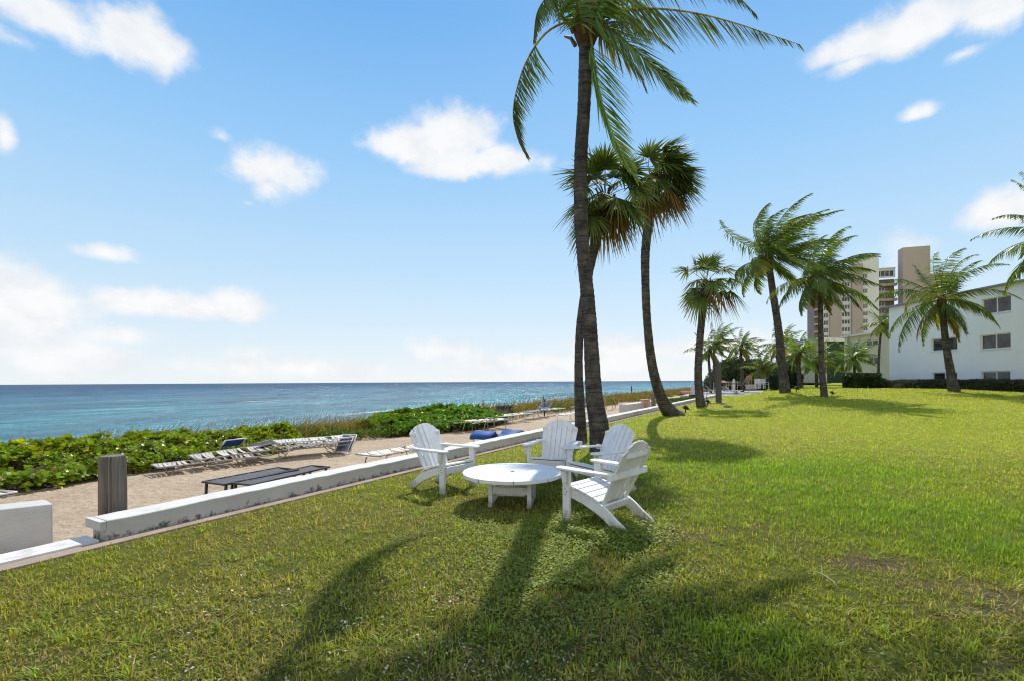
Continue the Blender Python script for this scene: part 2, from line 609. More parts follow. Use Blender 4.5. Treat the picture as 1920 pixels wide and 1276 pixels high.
sand_mat, nt, b, g = ground_mat('beach_sand')
b.inputs['Roughness'].default_value = .9
c1 = ramp(nt, noise(nt, g, .8, 5, .6), [(.3, (.56, .44, .31)), (.7, (.45, .34, .235))])
c2 = mixrgb(nt, 1.0, c1, ramp(nt, noise(nt, g, 9, 5, .7), [(.25, (.72, .70, .68)), (.55, (1, 1, 1)), (.8, (1.1, 1.1, 1.1))]), 'MULTIPLY')
nt.links.new(c2, b.inputs['Base Color'])
bp = N(nt, 'ShaderNodeBump', i_Strength=1.0, i_Distance=.11)
nt.links.new(noise(nt, g, 7, 6, .65), bp.inputs['Height'])
nt.links.new(bp.outputs[0], b.inputs['Normal'])
def sand_fn(s, t):
    x = -6.6 + s * UX + t * UY
    y = s * UY - t * UX
    return np.stack([x, y, sand_z(s, t)], -1)
o = grid_mesh('sand', sand_mat, graded(-60, 1500, 2, 34, .13), [-80, -60, -45, -36, -30, -25, -20, -16, -13, -11] + list(np.arange(-10, -.25, .13)) + [-.2, .12], sand_fn)
tag(o, kind='structure')

# concrete edging strip between wall and lawn, and the painted flush kerb at the gate gap
edging_mat = mat('edging_concrete', (.40, .31, .24), .9, (.28, .21, .16), 3, .3, .7, bump=.5, bscale=30, spec=.15)
kerb_mat = mat('kerb_paint', (.66, .65, .62), .7, (.44, .40, .35), 5, .42, .75, bump=.3, bscale=25)
def strip(name, m, s0, s1, t0, t1, z0, z1, n=60):
    mb = MB()
    for i in range(n):
        a, c = s0 + (s1 - s0) * i / n, s0 + (s1 - s0) * (i + 1) / n
        lo_ = [(a, t0), (c, t0), (c, t1), (a, t1)]
        vs = [st(*p, z0) for p in lo_] + [st(*p, z1) for p in lo_]
        fs = [(4, 5, 6, 7), (0, 1, 5, 4), (2, 3, 7, 6)]
        if i == 0: fs.append((3, 0, 4, 7))
        if i == n - 1: fs.append((1, 2, 6, 5))
        mb.add(vs, [tuple(reversed(f)) for f in fs])
    return mb.build(name, m)
o = strip('concrete_path', edging_mat, -40, 53, .0, .17, -.2, -.012); tag(o, kind='structure')
o = strip('kerb', kerb_mat, -40, 5.30, -.30, -.005, -.2, .006); tag(o, kind='structure')
deck_mat = mat('deck_paving', (.40, .37, .34), .85, (.32, .29, .27), 1.2, bump=.2)
mb = MB()
vs = [st(s_, t_, z_) for z_ in (-.3, .02) for s_, t_ in ((53.02, -3.6), (140, -3.6), (140, DECK_T), (53.02, DECK_T))]
mb.add(vs, [(4, 7, 6, 5), (0, 4, 5, 1), (3, 2, 6, 7), (0, 3, 7, 4)])
o = mb.build('terrace_paving', deck_mat); tag(o, kind='structure')

# ------------------------------------------------------------------ sea
sea_m = bpy.data.materials.new('sea_water')
nt, ns, ln = nodes_of(sea_m)
out = N(nt, 'ShaderNodeOutputMaterial')
b = N(nt, 'ShaderNodeBsdfDiffuse')
gl = N(nt, 'ShaderNodeBsdfGlossy', i_Roughness=.14)
mxs = N(nt, 'ShaderNodeMixShader')
mxs.inputs[0].default_value = .20
ln.new(b.outputs[0], mxs.inputs[1])
ln.new(gl.outputs[0], mxs.inputs[2])
ln.new(mxs.outputs[0], out.inputs[0])
g = N(nt, 'ShaderNodeNewGeometry').outputs['Position']
mp = N(nt, 'ShaderNodeMapping', vector_type='TEXTURE')
mp.inputs['Rotation'].default_value = (0, 0, WALL_YAW)
ln.new(g, mp.inputs[0])
p = mp.outputs[0]          # x along the shore, y inland
sp = N(nt, 'ShaderNodeSeparateXYZ')
ln.new(p, sp.inputs[0])
off = math_n(nt, 'MULTIPLY', sp.outputs[1], 1.0)     # distance offshore
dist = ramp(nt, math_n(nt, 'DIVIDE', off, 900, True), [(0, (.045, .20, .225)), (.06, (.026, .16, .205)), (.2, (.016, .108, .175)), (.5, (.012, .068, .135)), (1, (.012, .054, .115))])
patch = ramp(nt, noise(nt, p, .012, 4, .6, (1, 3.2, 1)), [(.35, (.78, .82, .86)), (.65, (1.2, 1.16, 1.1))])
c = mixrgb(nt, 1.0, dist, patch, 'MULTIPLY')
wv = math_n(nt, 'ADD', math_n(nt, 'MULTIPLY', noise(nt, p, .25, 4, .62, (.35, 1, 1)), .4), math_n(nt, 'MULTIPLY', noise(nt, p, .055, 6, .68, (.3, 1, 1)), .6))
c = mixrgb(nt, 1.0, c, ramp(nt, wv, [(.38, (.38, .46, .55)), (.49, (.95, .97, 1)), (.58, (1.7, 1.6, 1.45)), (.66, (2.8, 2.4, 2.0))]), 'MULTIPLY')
foam = ramp(nt, noise(nt, p, .10, 7, .6, (.16, 1.0, 1)), [(.665, 0.0), (.70, 1.0)])
near = ramp(nt, math_n(nt, 'DIVIDE', off, 260, True), [(0, 1.0), (.5, .55), (1, 0.0)])
fm = math_n(nt, 'MULTIPLY', foam, math_n(nt, 'MULTIPLY', near, .8))
c = mixrgb(nt, fm, c, (.75, .78, .78))
ln.new(c, b.inputs['Color'])
h = math_n(nt, 'ADD', math_n(nt, 'MULTIPLY', noise(nt, p, .16, 4, .55, (.4, 1, 1)), 1.6), math_n(nt, 'MULTIPLY', noise(nt, p, 1.1, 5, .65, (.6, 1, 1)), .75))
bp = N(nt, 'ShaderNodeBump', i_Strength=1.0, i_Distance=1.0)
ln.new(h, bp.inputs['Height'])
ln.new(bp.outputs[0], b.inputs['Normal'])
ln.new(bp.outputs[0], gl.inputs['Normal'])
mb = MB()
R_ = 40000
cs = [st(-R_, -R_, -3.0), st(R_, -R_, -3.0), st(R_, -22, -3.0), st(-R_, -22, -3.0)]
mb.add(cs, [(0, 1, 2, 3)])
o = mb.build('sea', sea_m); tag(o, kind='structure')

# ------------------------------------------------------------------ walls along the beach
wall_m = bpy.data.materials.new('painted_wall')
nt, ns, ln = nodes_of(wall_m)
out = N(nt, 'ShaderNodeOutputMaterial')
b = N(nt, 'ShaderNodeBsdfPrincipled', i_Roughness=.75)
b.inputs['Specular IOR Level'].default_value = .2
ln.new(b.outputs[0], out.inputs[0])
g = N(nt, 'ShaderNodeNewGeometry')
z = N(nt, 'ShaderNodeSeparateXYZ'); ln.new(g.outputs['Position'], z.inputs[0])
base = ramp(nt, noise(nt, g.outputs['Position'], 1.6, 6, .6), [(.3, (.50, .485, .45)), (.7, (.40, .385, .35))])
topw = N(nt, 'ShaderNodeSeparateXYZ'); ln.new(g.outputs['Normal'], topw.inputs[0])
base = mixrgb(nt, math_n(nt, 'MULTIPLY', topw.outputs[2], .75, True), base, ramp(nt, noise(nt, g.outputs['Position'], 7, 7, .7), [(.3, (.70, .685, .65)), (.62, (.60, .58, .545)), (.75, (.36, .34, .31))]))  # sides darker than the top: shade of the front face put into the colour
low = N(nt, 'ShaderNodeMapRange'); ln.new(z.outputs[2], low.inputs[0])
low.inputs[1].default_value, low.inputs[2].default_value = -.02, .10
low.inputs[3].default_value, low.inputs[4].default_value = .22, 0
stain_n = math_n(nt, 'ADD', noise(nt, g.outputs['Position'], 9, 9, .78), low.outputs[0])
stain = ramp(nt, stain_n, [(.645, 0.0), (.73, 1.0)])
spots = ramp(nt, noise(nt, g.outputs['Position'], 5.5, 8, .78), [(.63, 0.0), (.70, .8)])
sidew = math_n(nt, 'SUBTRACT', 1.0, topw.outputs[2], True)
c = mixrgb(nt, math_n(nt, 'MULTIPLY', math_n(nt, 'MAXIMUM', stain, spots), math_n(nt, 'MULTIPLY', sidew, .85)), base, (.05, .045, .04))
ln.new(c, b.inputs['Base Color'])
bp = N(nt, 'ShaderNodeBump', i_Strength=.35, i_Distance=.02)
ln.new(noise(nt, g.outputs['Position'], 14, 6, .7), bp.inputs['Height'])
ln.new(bp.outputs[0], b.inputs['Normal'])

def wobble_strip(mb, s0, s1, t0, t1, z0, z1, n, amp=.006):
    """a long block with slightly uneven edges"""
    ring = []
    for i in range(n + 1):
        s_ = s0 + (s1 - s0) * i / n
        j = [random.uniform(-amp, amp) for _ in range(4)]
        ring.append([st(s_, t0 + j[0], z0), st(s_, t1 + j[1], z0), st(s_, t1 + j[1] * .5, z1 + j[2]), st(s_, t0 + j[0] * .5, z1 + j[3])])
    vs = [v for r in ring for v in r]
    fs = []
    for i in range(n):
        for k in range(4):
            fs.append((i * 4 + k, i * 4 + (k + 1) % 4, i * 4 + 4 + (k + 1) % 4, i * 4 + 4 + k))
    fs += [(3, 2, 1, 0), tuple(n * 4 + k for k in range(4))]
    mb.add(vs, fs)
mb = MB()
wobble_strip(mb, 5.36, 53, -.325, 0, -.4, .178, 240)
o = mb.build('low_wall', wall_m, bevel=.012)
tag(o, 'long low white painted wall with black mildew stains between lawn and beach', 'wall')
mb = MB()
mb.add([st(5.31, -.345, .085), st(5.358, -.345, .085), st(5.358, -.008, .085), st(5.31, -.008, .085),
        st(5.31, -.345, .172), st(5.358, -.345, .172), st(5.358, -.008, .172), st(5.31, -.008, .172)],
       [(0, 1, 2, 3), (7, 6, 5, 4), (4, 5, 1, 0), (6, 7, 3, 2), (7, 4, 0, 3)])
mb.build('coping_lip', wall_m, o)

block_paint = mat('block_paint', (.56, .545, .51), .8, (.44, .42, .39), 2.2, .35, .72, bump=.3, bscale=22, vec_scale=(1, 1, 2.5))
def block_wall(name, corners, z0, z1, label):
    mb = MB()
    n = len(corners)
    mb.add([(x, y, z0) for x, y in corners] + [(x, y, z1) for x, y in corners],
           [tuple(range(n - 1, -1, -1)), tuple(range(n, 2 * n))] + [(i, (i + 1) % n, (i + 1) % n + n, i + n) for i in range(n)])
    o = mb.build(name, block_paint, bevel=.015)
    tag(o, label, 'wall')
    return o
e0 = onz(100, 1009, -.06); e1 = onz(0, 1023, -.06)
dv = Vector(((e0 - e1).x, (e0 - e1).y, 0)).normalized()
nv = Vector((-dv.y, dv.x, 0))
p0 = Vector((e0.x, e0.y, 0)); p1 = p0 - dv * 3.2
sk = Vector((-.27, .20, 0))
block_wall('gate_wall', [p1[:2], p0[:2], (p0 + sk)[:2], (p1 + sk)[:2]], -.35, .293,
           'short thick white block wall on the sand, cut off by the left picture edge')
# second gateway further along
a = onz(1176, 772, .02); b_ = onz(1226, 766, .02)
bw = [onz(1178, 771, -.12), onz(1222, 764, -.12)]
dv = (bw[1] - bw[0]); dv.z = 0; L_ = dv.length; dv.normalize(); nv = Vector((-dv.y, dv.x, 0))
block_wall('gate_wall', [bw[0][:2], bw[1][:2], (bw[1] + nv * .5)[:2], (bw[0] + nv * .5)[:2]], -.3, .27,
           'far white block wall on the sand beside the tan box and square post')

def timber_post(px, py_top, Y, w_px, zb, label, round_=True):
    c = at(px, py_top, Y)
    r = w_px / F * Y / 2
    mb = MB()
    H = c.z - zb
    n = 22
    # a piling with deep vertical checks
    rr = []
    for k in range(n * 2):
        rr.append(r * ((.93 + random.random() * .10) if k % 2 == 0 else (.80 + random.random() * .12)))
    zs = [0, .1 * H, .5 * H, .93 * H, H]
    sc = [1, 1, 1.01, .99, .93]
    vs, fs = [], []
    for z_, q in zip(zs, sc):
        for k in range(2 * n):
            a_ = PI * k / n
            vs.append((math.cos(a_) * rr[k] * q, math.sin(a_) * rr[k] * q, z_))
    m_ = 2 * n
    for i in range(len(zs) - 1):
        for k in range(m_):
            fs.append((i * m_ + k, i * m_ + (k + 1) % m_, (i + 1) * m_ + (k + 1) % m_, (i + 1) * m_ + k))
    fs += [tuple(range(m_ - 1, -1, -1)), tuple((len(zs) - 1) * m_ + k for k in range(m_))]
    mb.add(vs, fs)
    o = mb.build('timber_post', grey_timber, loc=(c.x, c.y, zb))
    return tag(o, label, 'post')
timber_post(211, 853, 5.18, 43, -.3, 'stout weathered grey timber piling by the gap in the low wall')
timber_post(1225, 737, 26.5, 8, -.3, 'distant short timber post beside the far white block wall')

# tan storage box on the far block wall
c = at(1210, 757, 27.6)
t_ = empty('storage_box', (c.x, c.y, -.25), WALL_YAW)
tag(t_, 'small tan storage box next to the far timber post', 'box')
MB().box((0, 0, .33), (.5, .4, .62)).build('body', tan_box, t_, .01)
MB().box((0, 0, .67), (.54, .44, .05)).build('lid', tan_box, t_, .01)

# ------------------------------------------------------------------ painted garden furniture
def furniture_paint():
    m = bpy.data.materials.new('white_furniture_paint')
    nt, ns, ln = nodes_of(m)
    out = N(nt, 'ShaderNodeOutputMaterial')
    b = N(nt, 'ShaderNodeBsdfPrincipled', i_Roughness=.5)
    b.inputs['Specular IOR Level'].default_value = .35
    g = N(nt, 'ShaderNodeNewGeometry').outputs['Position']
    z = N(nt, 'ShaderNodeSeparateXYZ'); ln.new(g, z.inputs[0])
    c = ramp(nt, noise(nt, g, 3.5, 6, .65), [(.32, (.76, .765, .77)), (.68, (.64, .64, .635))])
    c = mixrgb(nt, 1.0, c, ramp(nt, noise(nt, g, 38, 4, .7, (1, 1, .25)), [(.3, (.90, .90, .89)), (.6, (1, 1, 1))]), 'MULTIPLY')
    lowr = N(nt, 'ShaderNodeMapRange'); ln.new(z.outputs[2], lowr.inputs[0])
    lowr.inputs[1].default_value, lowr.inputs[2].default_value = .0, .14
    lowr.inputs[3].default_value, lowr.inputs[4].default_value = .30, 0
    gr = ramp(nt, math_n(nt, 'ADD', noise(nt, g, 13, 6, .75), lowr.outputs[0]), [(.56, 0.0), (.82, .75)])
    c = mixrgb(nt, gr, c, (.24, .23, .18))
    ln.new(c, b.inputs['Base Color'])
    bp = N(nt, 'ShaderNodeBump', i_Strength=.25, i_Distance=.004)
    ln.new(noise(nt, g, 45, 5, .7, (1, 1, .3)), bp.inputs['Height'])
    ln.new(bp.outputs[0], b.inputs['Normal'])
    ln.new(b.outputs[0], out.inputs[0])
    return m
white_paint = furniture_paint()

# ------------------------------------------------------------------ adirondack chairs and the round table
def chair_outline_rail():
    # side rail: from the front leg sloping back to the foot on the ground, (x, z)
    top = [(.03, .345), (-.15, .315), (-.32, .265), (-.44, .215), (-.52, .165), (-.60, .100), (-.70, .035), (-.735, -.005)]
    bot = [(-.70, -.035), (-.62, -.032), (-.55, .005), (-.46, .07), (-.36, .125), (-.2, .19), (.03, .255)]
    return top + bot

def make_chair(label, loc, yaw, seed):
    r_ = random.Random(seed)
    t = empty('adirondack_chair', loc, yaw)
    tag(t, label, 'chair', 'white chairs around the round table')
    for s_ in (1, -1):
        mb = MB()
        mb.prism(chair_outline_rail(), s_ * .262 - .016, s_ * .262 + .016)
        mb.build('side_rail', white_paint, t, .004)
        mb = MB()
        mb.prism([(-.045, -.035), (.048, -.035), (.048, .54), (-.045, .54)], s_ * .298 - .0185, s_ * .298 + .0185)
        leg = mb.build('front_leg', white_paint, t, .005)
        mb = MB()
        for (bx_, bz_) in ((.012, .33), (-.012, .30), (.008, .27)):
            mb.tube([(bx_, s_ * .3165, bz_), (bx_, s_ * .3185, bz_)], .007, 8)
        mb.build('bolt', black_metal, leg)
        # bracket under the arm, outside of the leg
        mb = MB()
        mb.prism([(-.02, .535), (-.02, .40), (.005, .40), (.035, .535)], s_ * .318, s_ * .372)
        mb.build('arm_bracket', white_paint, t, .003)
        # arm: paddle shaped
        pts = [(.115, -.045), (.125, 0), (.105, .05), (.06, .068), (-.15, .066), (-.38, .035), (-.56, .008), (-.56, -.055), (-.30, -.058), (0, -.068), (.07, -.066)]
        Mx = Matrix.Translation((0, s_ * .325, 0)) @ Matrix.Rotation(rad(-.8), 4, 'Y')
        mb = MB()
        mb.plate([(x, y * s_) for x, y in (pts if s_ > 0 else pts[::-1])], .541, .567, Mx)
        mb.build('arm', white_paint, t, .007)
    # seat boards follow the rails
    top = [(.05, .347), (-.045, .3415), (-.14, .3235), (-.235, .297), (-.325, .2665), (-.405, .233)]
    for k in range(5):
        (x0, z0), (x1, z1) = top[k], top[k + 1]
        gap = .006
        d = Vector((x1 - x0, 0, z1 - z0)); L = d.length; d.normalize()
        a = Vector((x0, 0, z0)) + d * gap
        b2 = Vector((x0, 0, z0)) + d * (L - gap)
        nrm = Vector((-d.z, 0, d.x))
        if nrm.z < 0: nrm = -nrm
        mid = (a + b2) / 2 + nrm * .013
        ang = math.atan2(-d.z, d.x)
        MB().box(mid, (L - 2 * gap, .588, .022), Matrix.Rotation(ang, 3, 'Y')).build('seat_board', white_paint, t, .004)
    MB().box((.062, 0, .292), (.022, .556, .095)).build('front_apron', white_paint, t, .004)
    # fan back: seven boards
    B0, B1 = Vector((-.385, 0, .235)), Vector((-.715, 0, .885))
    lean = (B1 - B0).normalized()
    Lb = (B1 - B0).length
    yb = np.linspace(-.205, .205, 7)
    yt = np.linspace(-.258, .258, 7)
    xax = lean; yax = Vector((0, 1, 0)); zax = xax.cross(yax)
    R = Matrix((xax, yax, zax)).transposed().to_4x4()
    R.translation = B0
    for k in range(7):
        u = (k - 3) / 3
        arc = lambda y_: Lb * (1 - .19 * (y_ / .30) ** 2) + jit
        jit = r_.uniform(-.004, .004)
        Lk = arc(yt[k])
        wb_, wt_ = .0315, .0402
        curve = .035 * u * u      # fan is slightly dished
        c0, c1 = yb[k], yb[k] + (yt[k] - yb[k]) * Lk / Lb
        o_ = [(-.03, c0 - wb_), (-.03, c0 + wb_), (arc(c1 + wt_) - .006, c1 + wt_), (arc(c1 + wt_ * .7), c1 + wt_ * .7), (Lk, c1), (arc(c1 - wt_ * .7), c1 - wt_ * .7), (arc(c1 - wt_) - .006, c1 - wt_)]
        Mk = R @ Matrix.Translation((0, 0, curve))
        MB().plate(o_[::1], -.010, .010, Mk).build('back_board', white_paint, t, .004)
    # braces behind the back
    def behind(d, off):
        p = B0 + lean * d
        return p - zax * off if zax.x > 0 else p + zax * off
    ry = math.atan2(-lean.z, lean.x)
    p = behind(.345, .030)
    MB().box(p + Vector((-.012, 0, 0)), (.035, .76, .07)).build('arm_brace', white_paint, t, .005)
    pts = []
    p = behind(.57, .012)
    for k in range(9):
        y_ = -.275 + .55 * k / 8
        u = y_ / .275
        pts.append((p.x - .012 + .022 * u * u, y_))
    back = [(x - .026, y_) for x, y_ in pts]
    MB().plate(pts[::-1] + back, p.z - .025, p.z + .025).build('top_brace', white_paint, t, .003)
    MB().box((-.43, 0, .176), (.03, .49, .09), Matrix.Rotation(rad(-25), 3, 'Y')).build('lower_brace', white_paint, t, .004)
    return t

def chair_at(mx, my, fx, fy, label, seed):
    return make_chair(label, (mx, my, 0), math.atan2(fy, fx), seed)

chair_at(.80, 5.45, -.715, .70, 'white slatted garden chair seen from behind, its arm touching the table edge, nearest the camera', 1)
chair_at(-.775, 6.79, .79, -.61, 'white slatted garden chair standing alone on the beach-wall side of the table', 2)
chair_at(.53, 7.12, -.36, -.93, 'white slatted garden chair behind the round table, facing the camera', 3)
chair_at(.96, 6.55, -.86, -.51, 'white slatted garden chair in front of the thick palm trunk', 4)

tb = empty('round_table', (0, 6.1, 0), rad(-9))
tag(tb, 'low round white slatted table with dark centre hole on the grass among the chairs', 'table')
RT = .632
mb = MB()
nsl = 9
for k in range(nsl):
    y0, y1 = -RT + .045 + (2 * RT - .09) * k / nsl + .003, -RT + .045 + (2 * RT - .09) * (k + 1) / nsl - .003
    segs = []
    m_ = 9
    right, left = [], []
    for i in range(m_):
        y_ = y0 + (y1 - y0) * i / (m_ - 1)
        xx = math.sqrt(max((RT - .045) ** 2 - y_ * y_, 1e-4))
        right.append((xx, y_)); left.append((-xx, y_))
    mb.plate(right + left[::-1], .336, .361)
mb.build('tabletop', white_paint, tb, .003)
mb = MB()
for k in range(9):
    a0, a1 = 2 * PI * k / 9 + .004, 2 * PI * (k + 1) / 9 - .004
    o_ = [((RT) * math.cos(a0 + (a1 - a0) * i / 12), RT * math.sin(a0 + (a1 - a0) * i / 12)) for i in range(13)]
    i_ = [((RT - .042) * math.cos(a0 + (a1 - a0) * i / 12), (RT - .042) * math.sin(a0 + (a1 - a0) * i / 12)) for i in range(13)]
    for i in range(12):
        mb.plate([o_[i], o_[i + 1], i_[i + 1], i_[i]], .322, .3615)
n_rim = len(mb.f)
for k in range(9):
    a0 = 2 * PI * k / 9
    mb.box((math.cos(a0) * (RT - .010), math.sin(a0) * (RT - .010), .3415), (.0235, .0075, .036), Matrix.Rotation(a0, 3, 'Z'))
rim = mb.build('rim', white_paint, tb)
rim.data.materials.append(dark_frame)
for pgn in rim.data.polygons[n_rim:]:
    pgn.material_index = 1
MB().tube([(0, 0, .3605), (0, 0, .3655)], .026, 16).build('umbrella_hole', black_metal, tb)
for sx in (-1, 1):
    for sy in (-1, 1):
        MB().box((sx * .24, sy * .22, .145), (.052, .052, .35)).build('leg', white_paint, tb, .005)
    MB().box((sx * .24, 0, -.012), (.05, .56, .04)).build('foot_rail', white_paint, tb, .005)
for sy in (-1, 1):
    MB().box((0, sy * .22, .165), (.428, .030, .085)).build('stretcher', white_paint, tb, .004)
    MB().box((0, sy * .22, .285), (.428, .034, .07)).build('apron', white_paint, tb, .004)
for sx in (-1, 1):
    MB().box((sx * .24, 0, .285), (.034, .388, .07)).build('apron', white_paint, tb, .004)
MB().box((0, 0, .10), (.36, .36, .022)).build('lower_shelf', white_paint, tb, .004)

# ------------------------------------------------------------------ beach furniture
def lounger(label, loc, yaw, fm, sm_, back=0.0, L=1.85, W=.60, H=.32, straps=22, name='beach_lounger', pitch=0.0, roll=0.0, group='loungers on the sand', cat='lounger', legs=True):
    t = empty(name, loc, rot=(roll, pitch, yaw))
    tag(t, label, cat, group)
    hinge = L * .18
    ca, sa = math.cos(back), math.sin(back)
    def P(x, y, dz=0):
        if x > hinge:
            d = x - hinge
            return Vector((hinge + d * ca - dz * sa, y, H + d * sa + dz * ca))
        return Vector((x, y, H + dz))
    mb = MB()
    for sy in (-1, 1):
        xs = [-L / 2, -L / 2 + .05, hinge - .02, hinge + .02, L / 2 - .05, L / 2]
        mb.tube([P(x, sy * W / 2) for x in xs], .016, 6)
    for x in (-L / 2 + .005, L / 2 - .005):
        mb.tube([P(x, -W / 2), P(x, W / 2)], .016, 6)
    mb.build('frame', fm, t)
    mb = MB()
    n = straps
    jr = random.Random(int(abs(loc[0] * 1000) + abs(loc[1] * 700)))
    for k in range(n):
        x0 = -L / 2 + .03 + (L - .06) * k / n
        x1 = -L / 2 + .03 + (L - .06) * (k + .82) / n
        if x0 < hinge < x1 or jr.random() < .14: continue
        sag = -.025 - .012 * math.sin(k * 1.7) - .05 * jr.random() ** 3
        vs = []
        for y_, q in ((-W / 2, .012), (-W / 4, sag * .8), (0, sag), (W / 4, sag * .8), (W / 2, .012)):
            vs += [P(x0, y_, q), P(x1, y_, q)]
        mb.add(vs, [(2 * i, 2 * i + 1, 2 * i + 3, 2 * i + 2) for i in range(4)])
    mb.build('straps', sm_, t)
    if legs:
        for x, dx in ((-L * .34, -.10), (L * .2, .10)):
            mb = MB()
            pts = [(x, -W / 2, H - .01), (x + dx, -W / 2 + .02, .05), (x + dx, -W / 2 + .06, .012), (x + dx, W / 2 - .06, .012), (x + dx, W / 2 - .02, .05), (x, W / 2, H - .01)]
            mb.tube(pts, .014, 6)
            mb.build('leg', fm, t)
    return t

def sandz(x, y):
    s_, t_ = to_st(x, y)
    return float(sand_z(s_, t_))

def on_sand(px, py):
    p = onz(px, py, -.25)
    for _ in range(4):
        p = onz(px, py, sandz(p.x, p.y))
    return p

# dark sling day beds behind the wall
def day_bed(cs, z, label):
    """platform given by its four top corners (near back, near front, far front, far back)"""
    c = sum((Vector((p.x, p.y, 0)) for p in cs), Vector()) / 4
    d = ((cs[2] + cs[3]) - (cs[0] + cs[1])); d.z = 0
    L = d.length / 2
    yaw = math.atan2(d.y, d.x)
    Wd = ((cs[1] - cs[0]).length + (cs[2] - cs[3]).length) / 2
    zg = sandz(c.x, c.y)
    t = empty('day_bed', (c.x, c.y, zg), yaw)
    tag(t, label, 'lounger', 'dark day beds behind the wall')
    h = z - zg
    mb = MB()
    nx, ny = 14, 4
    vs = [(-L / 2 + L * i / nx, -Wd / 2 + Wd * j / ny, h - .018 * math.sin(PI * j / ny) + .004 * math.sin(i * 2.1 + j)) for i in range(nx + 1) for j in range(ny + 1)]
    fs = [(i * (ny + 1) + j, (i + 1) * (ny + 1) + j, (i + 1) * (ny + 1) + j + 1, i * (ny + 1) + j + 1) for i in range(nx) for j in range(ny)]
    mb.add(vs, fs, True)
    mb.build('sling', dark_sling, t)
    mb = MB()
    for sy in (-1, 1):
        mb.bar((-L / 2 - .02, sy * Wd / 2, h - .004), (L / 2 + .02, sy * Wd / 2, h - .004), .03, .03)
    for sx in (-1, 1):
        mb.bar((sx * (L / 2 + .003), -Wd / 2 + .016, h - .004), (sx * (L / 2 + .003), Wd / 2 - .016, h - .004), .03, .026)
    mb.build('frame', dark_frame, t, .004)
    for x in (-.47, -.15, .15, .47):
        for sy in (-1, 1):
            MB().bar((x * L, sy * (Wd / 2 - .02), h - .02), (x * L - .02, sy * (Wd / 2 - .02), 0), .035, .03).build('leg', dark_frame, t, .003)
    return t
ZB = .05
day_bed([onz(378, 902, ZB), onz(424, 907, ZB), onz(553, 880, ZB), onz(526, 875, ZB)], ZB, 'dark charcoal day bed on the sand nearest the timber piling, behind the wall')
day_bed([onz(436, 904, ZB), onz(470, 908, ZB), onz(613, 875, ZB), onz(588, 871, ZB)], ZB, 'narrow dark day bed hugging the low wall, with the second dark day bed behind it')

# weathered pile
c0 = on_sand(403, 876)
yb_ = WALL_YAW + rad(-12)
lounger('weathered grey lounger at the bottom of the pile by the bright green shrubs', (c0.x, c0.y, c0.z), yb_, weathered, weathered_strap, 0, L=2.05, W=.55, H=.17, straps=26)
c1 = on_sand(440, 868)
lounger('bleached lounger with sagging straps lying on top of the pile by the shrubs', (c1.x, c1.y, c1.z + .08), yb_ + .08, weathered, weathered_strap, rad(-3), L=1.6, W=.5, H=.18, legs=True, roll=rad(6), pitch=rad(-2))

def folded_chair(label, loc, yaw, fab, frame, tilt, w=.55, h=.62, group=None):
    t = empty('folding_chair', loc, rot=(0, 0, yaw))
    tag(t, label, 'chair', group)
    R = Matrix.Rotation(tilt, 4, 'Y')
    mb = MB()
    for sy in (-1, 1):
        mb.tube([R @ Vector((0, sy * w / 2, 0)), R @ Vector((0, sy * w / 2, h))], .014, 6)
        mb.tube([R @ Vector((.07, sy * (w / 2 - .03), .03)), R @ Vector((.05, sy * (w / 2 - .03), h * .8))], .012, 6)
    mb.tube([R @ Vector((0, -w / 2, h)), R @ Vector((0, w / 2, h))], .014, 6)
    mb.tube([R @ Vector((.07, -w / 2 + .03, .03)), R @ Vector((.07, w / 2 - .03, .03))], .012, 6)
    mb.build('frame', frame, t)
    mb = MB()
    vs, fs = [], []
    for i in range(7):
        for j in range(5):
            u, v = i / 6, j / 4
            vs.append(R @ Vector((.012 - .03 * math.sin(PI * v) * (.4 + .6 * u), -w / 2 + .015 + (w - .03) * v, .06 + (h - .08) * u)))
    for i in range(6):
        for j in range(4):
            fs.append((i * 5 + j, i * 5 + j + 1, i * 5 + j + 6, i * 5 + j + 5))
    mb.add(vs, fs, True)
    mb.build('back_sling', fab, t)
    mb = MB()
    vs = [R @ Vector((.055 + .02 * math.sin(3 * u), -w / 2 + .03 + (w - .06) * v, .05 + h * .62 * u)) for u in (0, .33, .66, 1) for v in (0, .5, 1)]
    mb.add(vs, [(i * 3 + j, i * 3 + j + 1, i * 3 + j + 4, i * 3 + j + 3) for i in range(3) for j in range(2)], True)
    mb.build('seat_sling', fab, t)
    return t
p = on_sand(430, 862)
folded_chair('low blue sling beach chair lying on the weathered lounger pile', (p.x - .05, p.y + .1, p.z + .27), yb_ + PI / 2 + .2, blue_fabric, alu_white, rad(-52), .46, .34)
p = on_sand(468, 860)
folded_chair('folded dark green sling chair flat on the weathered lounger pile', (p.x, p.y, p.z + .27), yb_ + .1, green_fabric, weathered, rad(80), .45, .6)

# white stack
p = on_sand(585, 851)
yc = WALL_YAW + rad(-22)
for k in range(3):
    lounger(['lowest white tube-frame lounger of the stack in front of the dune grass', 'middle white lounger of the stack in front of the dune grass', 'topmost white strap lounger of the stack in front of the dune grass'][k],
            (p.x + .05 * k, p.y - .04 * k, p.z + .09 * k), yc + [0, .05, -.04][k], [weathered, alu_white, alu_white][k], [weathered_strap, strap_white, strap_white][k], [0, rad(1), rad(2)][k], L=1.7, H=.20)
p = on_sand(640, 848)
folded_chair('slate blue folding chair leaning against the end of the white lounger stack', (p.x + .08, p.y - .15, p.z), -PI / 2 - .35, slate_fabric, alu_white, rad(-32), .42, .52)

# white lounger near the wall
p = on_sand(752, 868)
lounger('white strap lounger beside the low wall, partly hidden by the lone garden chair', (p.x, p.y, p.z), WALL_YAW - rad(4), weathered, strap_white, rad(3), L=1.9, W=.6, H=.3)

